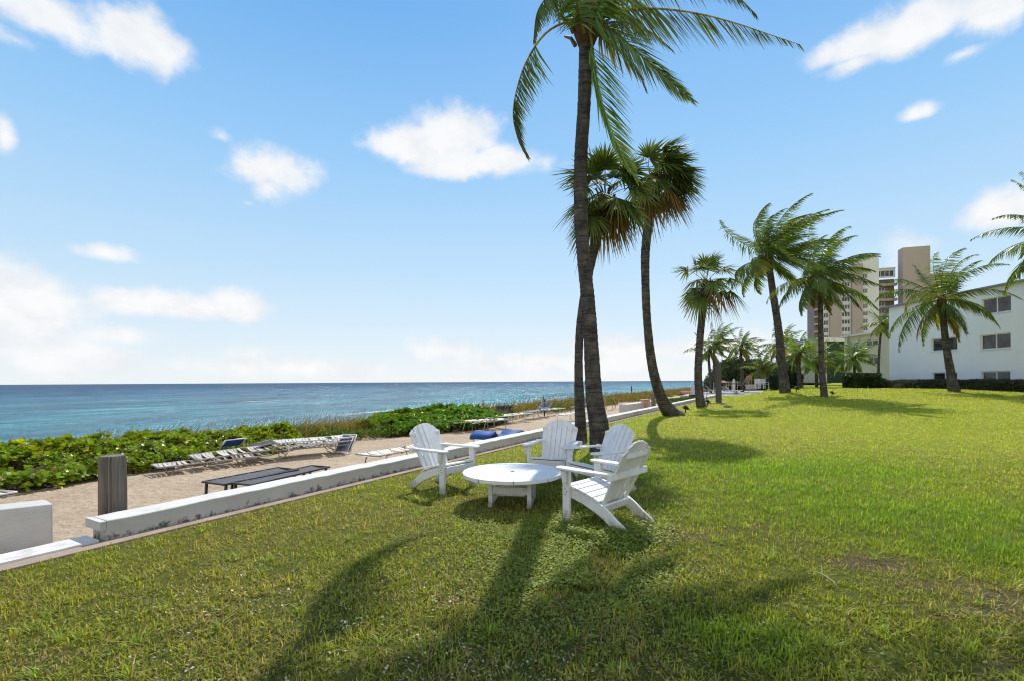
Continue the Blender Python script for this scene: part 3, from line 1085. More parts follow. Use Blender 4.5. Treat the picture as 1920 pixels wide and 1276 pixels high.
# the end of a lounger at the left picture edge
p = on_sand(6, 944)
lounger('pale tube-frame lounger whose end just shows at the left picture edge', (p.x - .95 * math.cos(WALL_YAW + .25), p.y - .95 * math.sin(WALL_YAW + .25), p.z), WALL_YAW + .25, alu_white, strap_white, 0, L=1.9, H=.20)

# bright blue sling lounger just behind the wall
a = onz(900, 826, .0); b2 = onz(966, 812, .0)
d = b2 - a
t = empty('sling_lounger', ((a.x + b2.x) / 2, (a.y + b2.y) / 2, sandz(a.x, a.y)), math.atan2(d.y, d.x))
tag(t, 'bright blue sling lounger with both ends raised, just behind the low wall', 'lounger')
L = d.length
prof = [(-.5, .22), (-.47, .30), (-.36, .38), (-.30, .26), (-.2, .19), (0, .16), (.2, .15), (.32, .16), (.42, .27), (.5, .22)]
mb = MB()
vs = [(x * L, y, z) for x, z in prof for y in (-.3, 0, .3)]
mb.add(vs, [(i * 3 + j, i * 3 + j + 1, i * 3 + j + 4, i * 3 + j + 3) for i in range(len(prof) - 1) for j in range(2)], True)
o = mb.build('sling', bright_blue, t)
md = o.modifiers.new('thick', 'SOLIDIFY'); md.thickness = .04
mb = MB()
for sy in (-.31, .31):
    mb.tube([(-.5 * L, sy, .2), (.5 * L, sy, .2)], .015, 6)
mb.build('frame', alu_white, t)
for x in (-.4, .4):
    for sy in (-.31, .31):
        MB().tube([(x * L, sy, .2), (x * L, sy, 0)], .015, 6).build('leg', alu_white, t)

# farther rows of white loungers
far_l = [(888, 806, -15, 0, weathered, strap_white, 'beige frame strap lounger at the end of the green shrub mound'),
         (922, 805, -10, 0, weathered, strap_white, 'white strap lounger second from the green shrub mound'),
         (938, 795, -8, 0, alu_white, strap_white, 'white strap lounger in front of the navy folding chairs'),
         (966, 791, -8, 0, alu_white, strap_white, 'white strap lounger between navy folding chairs and reclined grey one'),
         (1008, 783, -8, 35, weathered, slate_fabric, 'slate grey lounger with its back raised by the thin dark pole'),
         (1033, 779, -6, 0, alu_white, strap_white, 'white strap lounger on the far side of the thin dark pole'),
         (1072, 790, -6, 0, alu_white, strap_white, 'white strap lounger left of the two palm trunks near the wall'),
         (1090, 772, -6, 38, dark_frame, slate_fabric, 'dark lounger with raised back seen between the two palm trunks'),
         (1112, 784, -6, 0, alu_white, strap_white, 'white strap lounger low behind the thick palm trunk')]
for px, py, dy, bk, fm, sm_, lb in far_l:
    p = on_sand(px, py)
    lounger(lb, p, WALL_YAW + rad(dy), fm, sm_, rad(bk), L=1.9, H=.36)
for px, py, lb in ((936, 783, 'navy folding chair standing left of its twin beyond the shrub mound'), (950, 782, 'navy folding chair standing right of its twin beyond the shrub mound')):
    p = on_sand(px, py)
    folded_chair(lb, p, -PI / 2 - .4, navy_fabric, dark_frame, rad(-20), .5, .62, 'navy folding chairs')

def beach_chair(label, p, yaw, fm, fab, sc=1.0, name='beach_chair', group=None):
    t = empty(name, p, yaw); t.scale = (sc,) * 3
    tag(t, label, 'chair', group)
    for sy in (-1, 1):
        MB().tube([(.25, sy * .27, 0), (.25, sy * .27, .55), (-.25, sy * .27, .58)], .018, 6).build('arm', fm, t)
        MB().tube([(-.28, sy * .25, 0), (-.16, sy * .25, .35), (-.38, sy * .25, .95)], .018, 6).build('back_post', fm, t)
    mb = MB()
    for k in range(4):
        mb.box((.2 - .12 * k, 0, .36 - .015 * k), (.09, .5, .02))
    mb.build('seat', fab, t)
    mb = MB()
    for k in range(5):
        u = .15 + .2 * k
        mb.box((-.17 - .21 * u, 0, .36 + .58 * u), (.02, .5, .075))
    mb.build('backrest', fab, t)
    return t
p = on_sand(1142, 768); beach_chair('tan wooden beach chair close to the thick palm trunk', p, -.3, tan_wood, tan_wood, .8, group='tan beach chairs')
p = on_sand(1159, 766); beach_chair('tan wooden beach chair beside the far white block wall', p, -.3, tan_wood, tan_wood, .8, group='tan beach chairs')

# thin dark poles in the dunes
def pole(px, pt, pb, Y, label, hook=False):
    a, b2 = at(px, pb, Y), at(px, pt, Y)
    mb = MB().tube([(0, 0, -.4), (.02, 0, (b2.z - a.z) * .5), (0, 0, b2.z - a.z)], .035 if hook else .06, 7)
    o = mb.build('beach_pole', black_metal, loc=a)
    tag(o, label, 'pole')
    if hook:
        MB().tube([(0, 0, b2.z - a.z - .3), (-.18, 0, b2.z - a.z - .12), (-.3, 0, b2.z - a.z - .25)], .02, 6).build('hook', black_metal, o)
        MB().tube([(0, 0, b2.z - a.z - .05), (-.06, 0, b2.z - a.z + .16)], .025, 6).build('tip', black_metal, o)
    return o
pole(1020.5, 748, 772, 24.5, 'thin dark hooked pole standing among loungers at the dune edge', True)
pole(1184, 723, 736, 52, 'dark marker stake rising from the dune grass against the sea')

# ------------------------------------------------------------------ person on the beach
def skin_person(label, loc, yaw):
    t = empty('person', loc, yaw)
    tag(t, label, 'person')
    J = [((0, 0, .93), (.13, .10)), ((0, 0, 1.12), (.12, .085)), ((0, 0, 1.34), (.15, .09)), ((0, 0, 1.46), (.055, .055)),
         ((0, .01, 1.60), (.075, .09)), ((0, .01, 1.70), (.07, .08)),
         ((.17, 0, 1.38), (.05, .05)), ((.22, 0, 1.10), (.04, .04)), ((.22, -.06, .84), (.03, .03)), ((.22, -.08, .74), (.035, .02)),
         ((-.17, 0, 1.38), (.05, .05)), ((-.22, 0, 1.10), (.04, .04)), ((-.22, -.06, .84), (.03, .03)), ((-.22, -.08, .74), (.035, .02)),
         ((.09, 0, .84), (.085, .085)), ((.10, -.03, .48), (.06, .06)), ((.10, 0, .08), (.04, .04)), ((.10, -.14, .03), (.035, .025)),
         ((-.09, 0, .84), (.085, .085)), ((-.10, .03, .48), (.06, .06)), ((-.10, .06, .08), (.04, .04)), ((-.10, -.08, .03), (.035, .025))]
    E = [(0, 1), (1, 2), (2, 3), (3, 4), (4, 5), (2, 6), (6, 7), (7, 8), (8, 9), (2, 10), (10, 11), (11, 12), (12, 13),
         (0, 14), (14, 15), (15, 16), (16, 17), (0, 18), (18, 19), (19, 20), (20, 21)]
    me = bpy.data.meshes.new('body')
    bm = bmesh.new()
    sl = bm.verts.layers.skin.verify()
    bv = []
    for i, j in enumerate(J):
        v = bm.verts.new(j[0])
        v[sl].radius = j[1]
        v[sl].use_root = i == 0
        bv.append(v)
    for a, b_ in E:
        bm.edges.new((bv[a], bv[b_]))
    bm.to_mesh(me)
    bm.free()
    o = bpy.data.objects.new('body', me); COL.objects.link(o); o.parent = t
    sk = o.modifiers.new('skin', 'SKIN')
    o.modifiers.new('sub', 'SUBSURF').levels = 2
    me.materials.append(mat('skin_tone', (.32, .18, .12), .6))
    MB().tube([(0, 0, .78), (0, 0, .95), (0, 0, 1.02)], [.19, .165, .14], 12).build('shorts', navy_fabric, t)
    MB().tube([(0, .015, 1.62), (0, .02, 1.70), (0, .02, 1.76)], [.092, .098, .05], 10).build('hair', dark_frame, t)
    return t
p = at(906, 749.5, 62); zb = p.z - 1.72
skin_person('dark bare-shouldered person standing on the beach at the water edge, seen over the dune', (p.x, p.y, zb), .5)

# ------------------------------------------------------------------ vegetation
palm_leaf = leaf_mat('palm_leaf', .36, .42, .35, 1.0, (1.5, 1.4, .45))
fan_leaf = leaf_mat('fan_palm_leaf', .30, .62, .15, 1.0, (1.4, 1.35, .5))
shrub_leaf = leaf_mat('glossy_shrub_leaf', .34, .34, .5, 1.0, (1.4, 1.45, .35))
grass_leaf = leaf_mat('grass_blade', .50, .5, .22, 1.62, (1.40, 1.34, .5))
dune_leaf = leaf_mat('dune_grass_blade', .35, .6, .2, 1.0, (1.25, 1.2, .6))
hedge_leaf = leaf_mat('hedge_leaf', .25, .5, .3)

trunk_m = bpy.data.materials.new('palm_trunk')
nt, ns, ln = nodes_of(trunk_m)
out = N(nt, 'ShaderNodeOutputMaterial')
b = N(nt, 'ShaderNodeBsdfPrincipled', i_Roughness=.9)
b.inputs['Specular IOR Level'].default_value = .12
ln.new(b.outputs[0], out.inputs[0])
tcn = N(nt, 'ShaderNodeTexCoord')
pz = tcn.outputs['Object']
c = ramp(nt, noise(nt, pz, 5, 6, .65, (1, 1, .5)), [(.28, (.036, .032, .029)), (.5, (.088, .078, .070)), (.74, (.165, .150, .135))])
rings = noise(nt, pz, 4.2, 4, .6, (.5, .5, 5.2))
c = mixrgb(nt, 1.0, c, ramp(nt, rings, [(.38, (.45, .44, .43)), (.5, (1, 1, 1)), (.66, (1.15, 1.13, 1.1))]), 'MULTIPLY')
lich = ramp(nt, noise(nt, pz, 26, 3, .6), [(.66, 0.0), (.72, 1.0)])
lichm = math_n(nt, 'MULTIPLY', lich, ramp(nt, noise(nt, pz, 2.2, 2, .5), [(.45, 0.0), (.62, .8)]))
c = mixrgb(nt, lichm, c, (.25, .245, .20))
ln.new(c, b.inputs['Base Color'])
bp = N(nt, 'ShaderNodeBump', i_Strength=.9, i_Distance=.05)
ln.new(math_n(nt, 'ADD', math_n(nt, 'MULTIPLY', rings, .8), noise(nt, pz, 24, 5, .7)), bp.inputs['Height'])
ln.new(bp.outputs[0], b.inputs['Normal'])
fibre_m = mat('palm_fibre', (.13, .080, .040), .9, (.06, .038, .022), 9, .3, .7, bump=.8, bscale=20, spec=.1, vec_scale=(2, 2, .6))


def trunk_mesh(pts, radii, name, parent, m=None, rings_per_m=9, sides=14, flare=1.0):
    P = catmull(pts, 6)
    total = sum((Vector(pts[i + 1]) - Vector(pts[i])).length for i in range(len(pts) - 1))
    n = max(8, int(total * rings_per_m))
    P = catmull(pts, n)
    R = np.interp(np.linspace(0, len(radii) - 1, n), range(len(radii)), radii)
    r_ = np.random.default_rng(int(abs(pts[0][0]) * 100) + 1)
    jit = 1 + .035 * np.where(np.arange(n) % 2 == 0, 1, -1) * r_.random(n) + (r_.random(n) - .5) * .03
    R = R * jit
    o0 = Vector(pts[0])
    mb = MB().tube([tuple(p) for p in P - P[0]], list(R), sides)
    return mb.build(name, m or trunk_m, parent)


def rachis_strips(lv, P, w0, w1, col, up):
    T = norm(np.gradient(P, axis=0))
    seg = P[1:] - P[:-1]
    up = np.broadcast_to(up, P.shape)[:-1]
    S = norm(np.cross(T[:-1], up))
    n = len(seg)
    W = np.linspace(w0, w1, n)
    L = np.linalg.norm(seg, axis=1) * 1.04
    lv.add(P[:-1], seg, S, L, W, None, col, 1, 1, .95)
    lv.add(P[:-1], seg, norm(np.cross(T[:-1], S)), L, W * .8, None, np.array(col) * .8, 1, 1, .95)


def frond(lv, P, up, nleaf, llen, lw, col, tipcol, hang, wind, rng, start=.16, droop=.55, rw=(.05, .012), rcol=(.16, .17, .04), sweep=.55, lift=0.15, cut=None):
    """P: rachis points, up: upper-side vectors. Leaflets on both sides, hanging and blown."""
    n = len(P)
    T = norm(np.gradient(P, axis=0))
    rachis_strips(lv, P, rw[0], rw[1], rcol, np.broadcast_to(up, P.shape) if np.ndim(up) == 1 else up)
    up = np.broadcast_to(up, P.shape)
    B = norm(np.cross(T, up))
    Nn = norm(np.cross(B, T))
    u = start + (1 - start) * (np.arange(nleaf) + .5) / nleaf
    for sgn in (-1, 1):
        uu = np.clip(u + rng.normal(0, .004, nleaf), 0, 1)
        keep = rng.random(nleaf) > (.05 if cut is None else cut)
        uu = uu[keep]
        x = uu * (n - 1)
        i = np.minimum(x.astype(int), n - 2); f = (x - i)[:, None]
        p = P[i] * (1 - f) + P[i + 1] * f
        t_, b_, n_ = (norm(A[i] * (1 - f) + A[i + 1] * f) for A in (T, B, Nn))
        m = len(uu)
        prof = np.sin(np.clip(.22 + .80 * uu, 0, 1) * PI) ** .7 * (1 - .35 * uu)
        L = llen * np.maximum(prof, .18) * (.85 + .3 * rng.random(m))
        sw = (sweep + .55 * uu)[:, None]
        d = b_ * sgn + t_ * sw + n_ * (lift + rng.normal(0, .10, m))[:, None]
        d = norm(d) + np.array([0, 0, -1.]) * (hang * (.8 + .4 * rng.random(m)))[:, None] + np.asarray(wind) * (.8 + .4 * rng.random(m))[:, None]
        d = norm(d + rng.normal(0, .05, (m, 3)))
        S = norm(np.cross(d, n_ + .25 * t_ * sgn + rng.normal(0, .25, (m, 3))))
        bend = (np.array([0, 0, -1.]) * droop + np.asarray(wind) * .5)[None] * L[:, None] * (.45 + .4 * rng.random(m))[:, None]
        cc = np.asarray(col) * (.75 + .5 * rng.random((m, 1))) * (1 + .12 * rng.normal(0, 1, (m, 3)) * [1, .6, .4])
        mixv = (np.clip((uu - .45) * 1.6, 0, 1) * rng.random(m))[:, None]
        tcol = cc * (1 - mixv) + np.asarray(tipcol) * mixv
        lv.add(p, d, S, L, lw * (.8 + .4 * rng.random(m)), bend, np.abs(cc), .55, 1.0, .14, .42, np.abs(tcol))


def grow(origin, azm, elv, L, n, grav, wind, rng):
    d = np.array([math.cos(azm) * math.cos(elv), math.sin(azm) * math.cos(elv), math.sin(elv)])
    P = [np.array(origin, float)]
    ds = L / (n - 1)
    for i in range(n - 1):
        u = i / (n - 1)
        P.append(P[-1] + d * ds)
        d = d + (np.array([0, 0, -1.]) * grav + np.asarray(wind)) * (ds / L) * (.35 + 1.5 * u)
        d /= np.linalg.norm(d)
    return np.array(P)


GREEN = np.array((.100, .165, .034)); YEL = np.array((.30, .26, .035)); BROWN = np.array((.20, .12, .05))


def coconut_crown(lv, top, rng, nf, L, nleaf, llen, lw, wind=(.9, .15, 0), grav=1.15, bright=1.0, elmax=84, elmin=-42):
    top = np.array(top, float)
    for k in range(nf):
        q = (k + .5) / nf
        azm = k * 2.39996 + rng.normal(0, .2)
        elv = rad(elmax + (elmin - elmax) * q ** .92 + rng.normal(0, 6))
        l_ = L * (.78 + .3 * rng.random()) * (1 - .25 * (q > .85) - .12 * (q < .15))
        g_ = grav * (.55 + .6 * q + .2 * rng.random())
        wv = np.array(wind) * (.75 + .5 * rng.random()) * (1.1 - .45 * q)
        P = grow(top + rng.normal(0, .05, 3), azm, elv, l_, 15, g_, wv, rng)
        T0 = P[-1] - P[0]
        side = np.cross(T0, [0, 0, 1.])
        upv = np.cross(side, np.gradient(P, axis=0))
        upv = norm(upv + 1e-6)
        old = q > .82
        col = GREEN * bright * (1.0 if not old else .9)
        tip = YEL * (.35 if q < .6 else .8)
        if old and rng.random() < .4:
            col = GREEN * .5 + BROWN * .55
        if rng.random() < .14:
            col = GREEN * .6 + YEL * .55
        frond(lv, P, upv, nleaf, llen * (.8 + .35 * rng.random()), lw, col, tip, .18 + .5 * q + .15 * rng.random(), wv * .55, rng,
              rw=(.055 * L / 4, .014), rcol=(.20, .19, .05), start=.13)


def fan(lv, base, d, upv, R, nseg, col, tip, rng, droop, spread=rad(205), sw=.045):
    d = d / np.linalg.norm(d)
    s_ = np.cross(d, upv); s_ /= np.linalg.norm(s_)
    u_ = np.cross(s_, d)
    a = np.linspace(-spread / 2, spread / 2, nseg) + rng.normal(0, .02, nseg)
    L = R * (.62 + .38 * np.cos(a * .55)) * (.88 + .2 * rng.random(nseg))
    D = d[None] * np.cos(a)[:, None] + s_[None] * np.sin(a)[:, None] + u_[None] * (.22 - .16 * np.abs(a) + .06 * np.where(np.arange(nseg) % 2, 1, -1))[:, None]
    D = norm(D)
    S = norm(np.cross(D, u_[None] + rng.normal(0, .18, (nseg, 3))))
    bend = np.array([[0, 0, -1.]]) * (droop * L * (.5 + .7 * rng.random(nseg)))[:, None] + d[None] * (.10 * L)[:, None]
    cc = np.abs(np.asarray(col) * (.75 + .5 * rng.random((nseg, 1))))
    b0 = base[None] + D * 0.02
    lv.add(b0, D, S, L, sw * R, bend, cc, .55, 1.0, .10, .45, np.abs(cc * .55 + np.asarray(tip) * .45))


def sabal_crown(lv, lvd, top, rng, nf, pet, R, nseg, wind=(.35, .05, 0), dead=.28, bright=1.0, sw=.085):
    top = np.array(top, float)
    for k in range(nf):
        q = (k + .5) / nf
        azm = k * 2.39996 + rng.normal(0, .25)
        elv = rad(86 - 138 * q + rng.normal(0, 7))
        isdead = q > 1 - dead
        lp = pet * (.75 + .4 * rng.random()) * (.8 if isdead else 1)
        P = grow(top, azm, elv, lp, 7, .5 + .5 * q, np.array(wind) * (1.2 - .6 * q), rng)
        dend = norm(P[-1] - P[-2])
        tgt = lvd if isdead else lv
        rachis_strips(tgt, P, .045 * R, .022 * R, (.10, .12, .04) if not isdead else (.14, .085, .04), np.broadcast_to([0.1, .1, 1.], P.shape))
        side = np.cross(dend, [0, 0, 1.])
        if np.linalg.norm(side) < .2: side = np.array([1., 0, 0])
        upv = np.cross(side, dend)
        dd = dend + np.array(wind) * .3 + np.array([0, 0, -1]) * (.15 + .35 * q)
        if isdead:
            col, tip = BROWN * (.6 + .5 * rng.random()), (.26, .19, .10)
        else:
            col, tip = np.array((.095, .140, .036)) * bright * (.8 + .4 * rng.random()), (.12, .12, .045)
        fan(tgt, P[-1], dd, upv + rng.normal(0, .15, 3), R * (.85 + .3 * rng.random()), nseg, col, tip, rng, .30 + .35 * q + (.3 if isdead else 0), sw=sw)


def palm(label, pts_px, widths_px, kind, seed, group=None, **kw):
    """pts_px: (px, py, Y) along the trunk from the ground up"""
    pts = [at(*p) for p in pts_px]
    base = pts[0].copy()
    t = empty('palm_tree', base)
    tag(t, label, 'palm tree', group)
    radii = [w_ / F * p[2] / 2 for w_, p in zip(widths_px, pts_px)]
    pts[0].z -= .12
    trunk_mesh(pts, radii, 'trunk', t, sides=kw.pop('sides', 12), rings_per_m=kw.pop('rpm', 8)).location = pts[0] - base
    top = np.array(pts[-1] - base)
    rng = np.random.default_rng(seed)
    lv = Leaves()
    if kind == 'coconut':
        coconut_crown(lv, top, rng, **kw)
        lv.build('crown', palm_leaf, t)
        hp = radii[-1]
        mb = MB().tube([top - np.array([0, 0, .5]), top - np.array([0, 0, .1]), top + np.array([.05, 0, .35])], [hp * 1.05, hp * 1.5, hp * .7], 10)
        mb.build('crown_shaft', fibre_m, t)
    else:
        lvd = Leaves()
        sabal_crown(lv, lvd, top, rng, **kw)
        lv.build('crown', fan_leaf, t)
        lvd.build('dead_fronds', fan_leaf, t)
        hp = radii[-1]
        mb = MB()
        for k in range(26):     # old leaf bases
            a_ = k * 2.4
            z_ = -.75 + .75 * k / 26
            p = top + np.array([math.cos(a_) * hp * 1.0, math.sin(a_) * hp * 1.0, z_])
            mb.bar(p, p + np.array([math.cos(a_) * .12, math.sin(a_) * .12, .26]), .05, .02)
        mb.build('leaf_bases', fibre_m, t)
    return t

# ---- the tall foreground coconut palm: trunk and fronds follow the photo
def big_palm():
    Yb = 10.4
    tp = [(1127, 846, Yb), (1123, 800, Yb), (1114, 740, Yb + .05), (1108, 640, Yb + .1), (1102, 560, Yb + .1), (1094, 480, Yb + .1), (1089, 400, Yb + .1),
          (1089, 300, Yb + .1), (1095, 200, Yb + .1), (1098, 110, Yb + .1), (1101, 52, Yb + .1)]
    wd = [44, 37, 31.5, 27, 26, 25, 25.5, 25, 24.5, 25.5, 27]
    pts = [at(*p) for p in tp]
    base = pts[0].copy()
    t = empty('palm_tree', base)
    tag(t, 'tall coconut palm rising out of the top of the picture right behind the garden chairs', 'palm tree')
    pts[0].z -= .12
    trunk_mesh(pts, [w_ / F * Yb / 2 for w_ in wd], 'trunk', t, sides=24, rings_per_m=16).location = pts[0] - base
    rng = np.random.default_rng(5)
    lv = Leaves()
    C = np.array(base)
    c0 = np.array(at(1101, 45, Yb + .1)) - C
    def px_frond(pxs, nleaf, llen, col, tip, hang, wind, up=(0, -.3, 1), lw=.046, start=.14, droop=.5, cut=.04, lift=.12, sweep=.55):
        P = catmull([np.array(at(*p)) - C for p in pxs], 26)
        frond(lv, P, np.array(up, float), nleaf, llen, lw, col, tip, hang, np.array(wind), rng, start=start, droop=droop, rw=(.075, .015), rcol=(.24, .20, .06), cut=cut, lift=lift, sweep=sweep)
    G1 = GREEN * 1.1
    # left frond, hanging
    px_frond([(1092, 45, Yb), (1062, 42, Yb - .3), (1020, 66, Yb - .5), (983, 125, Yb - .5), (963, 200, Yb - .5), (968, 250, Yb - .4), (987, 292, Yb - .4)], 84, .58, GREEN * .8, BROWN, 2.2, (1.1, 0, 0), up=(-.6, -.25, .8), start=.40, lw=.036)
    # upper left short frond
    px_frond([(1095, 40, Yb), (1068, 5, Yb), (1035, -10, Yb - .1), (1008, 22, Yb - .1), (1000, 78, Yb - .1)], 54, .55, GREEN * .75, BROWN, 1.8, (.8, 0, 0), up=(-.5, -.4, .8), start=.25)
    # long frond to the right, leaflets hanging like a curtain
    px_frond([(1110, 42, Yb), (1140, 28, Yb), (1185, 18, Yb), (1240, 17, Yb), (1310, 26, Yb), (1380, 44, Yb + .1), (1440, 64, Yb + .2), (1500, 84, Yb + .3)], 116, .86, GREEN * .9 + BROWN * .15, BROWN * 1.1, .95, (.55, 0, 0), up=(.05, -.75, .75), start=.17, droop=.55, lift=-.2)
    # right, sloping down, leaflets both sides
    px_frond([(1108, 44, Yb), (1140, 52, Yb - .3), (1180, 84, Yb - .5), (1225, 126, Yb - .6), (1265, 160, Yb - .6), (1298, 188, Yb - .6)], 98, .82, G1 * 1.15, YEL, .22, (.35, 0, 0), up=(.25, -.85, .35))
    # hanging close to the trunk, yellow tip
    px_frond([(1106, 55, Yb - .1), (1111, 90, Yb - .5), (1119, 150, Yb - .75), (1137, 225, Yb - .8), (1163, 285, Yb - .8), (1192, 335, Yb - .8)], 104, .80, G1 * 1.35, YEL * 1.5, .30, (.45, 0, 0), up=(.45, -.85, .2), start=.18)
    # brownish one behind
    px_frond([(1108, 55, Yb + .1), (1135, 72, Yb + .5), (1165, 100, Yb + .8), (1195, 132, Yb + 1.0), (1212, 172, Yb + 1.0)], 52, .62, GREEN * .5 + BROWN * .5, BROWN, .7, (.3, 0, 0), up=(.2, -.4, .9))
    # top fronds that leave the frame and come back in
    px_frond([(1106, 30, Yb), (1150, -20, Yb), (1230, -52, Yb), (1310, -48, Yb), (1370, -18, Yb), (1418, 28, Yb)], 84, .84, GREEN * .9, BROWN, .95, (.4, 0, 0), up=(.05, -.7, .75), lift=-.2)
    px_frond([(1104, 25, Yb), (1135, -60, Yb + .3), (1200, -130, Yb + .5), (1290, -150, Yb + .7), (1380, -120, Yb + .8)], 70, .8, GREEN, YEL, .5, (.5, 0, 0), up=(.1, -.6, .8))
    px_frond([(1100, 25, Yb), (1095, -60, Yb + .3), (1110, -150, Yb + .6), (1150, -220, Yb + .9), (1220, -250, Yb + 1.1)], 70, .8, GREEN, YEL, .3, (.5, 0, 0), up=(.6, -.6, .5))
    px_frond([(1098, 28, Yb), (1070, -60, Yb + .2), (1050, -140, Yb + .2), (1060, -220, Yb + .2)], 60, .8, GREEN, YEL, .3, (.5, 0, 0), up=(-.5, -.6, .6))
    px_frond([(1104, 30, Yb), (1120, 5, Yb + .8), (1150, -5, Yb + 1.8), (1185, 0, Yb + 2.7), (1220, 22, Yb + 3.4)], 64, .75, GREEN, YEL, .5, (.5, 0, 0), up=(.1, -.2, 1))
    # fronds rising in front of and beside the heart
    px_frond([(1096, 62, Yb - .25), (1084, 25, Yb - .55), (1078, -20, Yb - .7), (1066, -80, Yb - .7), (1040, -130, Yb - .6)], 60, .6, GREEN, YEL, .5, (.4, 0, 0), up=(-.5, -.7, .3), start=.12)
    px_frond([(1104, 64, Yb - .25), (1116, 28, Yb - .6), (1128, -10, Yb - .8), (1160, -60, Yb - .8), (1205, -90, Yb - .7)], 60, .6, GREEN * 1.1, YEL, .6, (.4, 0, 0), up=(.4, -.8, .3), start=.12)
    px_frond([(1108, 58, Yb + .2), (1130, 45, Yb + .5), (1170, 42, Yb + .9), (1220, 60, Yb + 1.2), (1262, 95, Yb + 1.3)], 56, .6, GREEN * .8, BROWN, .9, (.4, 0, 0), up=(.1, -.5, .8), start=.2)
    lv.build('crown', palm_leaf, t)
    # fibrous crown shaft with old stalk bases
    mb = MB()
    q = [(1099, 86), (1100, 60), (1102, 30), (1104, 0)]
    mb.tube([np.array(at(x, y, Yb + .1)) - C for x, y in q], [.17, .29, .30, .12], 16)
    mb.build('crown_shaft', fibre_m, t)
    mb = MB()
    for k in range(16):
        a_ = k * 2.4
        p = np.array(at(1100, 78 - k * 3.0, Yb + .1)) - C
        q_ = p + np.array([math.cos(a_) * .30, math.sin(a_) * .30, .02])
        mb.tube([q_, q_ + np.array([math.cos(a_) * .12, math.sin(a_) * .12, .22]), q_ + np.array([math.cos(a_) * .30, math.sin(a_) * .30, .35])], [.05, .04, .02], 6)
    mb.build('stalk_bases', mat('stalk_base', (.20, .16, .05), .7, (.12, .08, .035), 8), t)
    # root flare fibres
    return t
big_palm()

# ---- the other palms
palm('fan palm with dark trunk standing just left of the tall coconut palm', [(1090, 829, 11.9), (1088, 785, 11.9), (1085, 705, 11.9), (1086, 640, 12), (1091, 585, 12), (1105, 505, 12.1), (1119, 445, 12.1), (1135, 372, 12.2)],
     [24, 21, 16, 15.5, 15.5, 17, 20, 22], 'sabal', 21, nf=34, pet=.72, R=.70, nseg=30, wind=(.0, 0, 0), dead=.15, sw=.08)
palm('tall fan palm whose curved trunk foot bends to the right on the lawn', [(1268, 780, 20.6), (1256, 772, 20.5), (1240, 745, 20.2), (1224, 690, 19.6), (1214, 610, 19.0), (1210, 520, 18.6), (1212, 450, 18.4), (1230, 334, 18.3)],
     [38, 29, 21, 17.5, 15, 15, 17, 19], 'sabal', 22, nf=38, pet=.95, R=.92, nseg=34, wind=(1.5, .1, .35), dead=.16, sw=.075)
palm('fan palm with slim dark trunk beside the outdoor shower post', [(1317, 763, 26.6), (1312, 745, 26.5), (1309, 700, 26.4), (1312, 640, 26.4), (1318, 580, 26.4), (1325, 530, 26.4)],
     [20, 16, 14, 13, 13, 16], 'sabal', 23, nf=26, pet=1.2, R=.95, nseg=26, wind=(.45, 0, 0), dead=.2, sw=.085, bright=1.15)
palm('tallest windswept coconut palm of the lawn group right of the shower post', [(1473, 737, 34), (1467, 690, 34), (1460, 620, 34), (1451, 560, 34), (1444, 512, 34), (1440, 482, 34)],
     [21, 15.5, 13.5, 12.5, 11.5, 12], 'coconut', 31, nf=34, L=4.9, nleaf=56, llen=1.15, lw=.062, wind=(1.9, .1, .35), grav=.65, elmin=-30)
palm('coconut palm with thin trunk standing in front of the distant tower', [(1546, 743, 28), (1541, 690, 28), (1539, 620, 28), (1538, 560, 28), (1537, 520, 28)],
     [13, 10, 9, 8.5, 9], 'coconut', 32, nf=29, L=3.6, nleaf=54, llen=.85, lw=.05, wind=(1.2, .1, 0), grav=1.1)
palm('coconut palm leaning in front of the white apartment building', [(1790, 735, 32), (1783, 700, 32), (1776, 660, 32), (1769, 605, 32), (1766, 562, 32)],
     [20, 13.5, 11.5, 10, 10.5], 'coconut', 36, nf=24, L=4.5, nleaf=56, llen=.9, lw=.054, wind=(.8, .1, 0), grav=1.7)
palm('coconut palm whose fronds reach in from the right picture edge', [(2035, 745, 24), (2027, 650, 24), (2015, 560, 24), (2003, 480, 24), (1995, 440, 24)],
     [20, 16, 14, 13, 13], 'coconut', 35, nf=24, L=4.0, nleaf=46, llen=.85, lw=.065, wind=(.25, .1, 0), grav=1.3)
G_ = 'small palms beyond the lawn'
palm('distant windblown palm just right of the slim fan palm trunk', [(1333, 735, 58), (1331, 700, 58), (1329, 672, 58), (1331, 655, 58)], [6, 5, 4.5, 5], 'coconut', 41, G_, nf=18, L=3.2, nleaf=22, llen=.8, lw=.10, wind=(1.0, 0, 0), grav=1.1, sides=8, rpm=4)
palm('distant windblown palm rising directly behind the shower post', [(1342, 735, 60), (1340, 690, 60), (1338, 665, 60), (1346, 640, 60)], [6, 5, 4.5, 5], 'coconut', 42, G_, nf=18, L=3.4, nleaf=22, llen=.8, lw=.10, wind=(1.1, 0, 0), grav=.9, sides=8, rpm=4)
palm('distant windblown palm standing above the dark green headland shrubs', [(1392, 735, 62), (1391, 690, 62), (1389, 662, 62), (1390, 650, 62)], [7, 6, 5, 6], 'coconut', 43, G_, nf=18, L=3.2, nleaf=22, llen=.8, lw=.10, wind=(1.0, 0, 0), grav=1.0, sides=8, rpm=4)
palm('dark low palm with fronds touching the hedge behind the white bench', [(1428, 724, 56), (1426, 705, 56), (1428, 690, 56)], [9, 8, 8], 'coconut', 44, G_, nf=18, L=3.2, nleaf=22, llen=.8, lw=.10, wind=(.6, 0, 0), grav=1.1, bright=.75, sides=8, rpm=4)
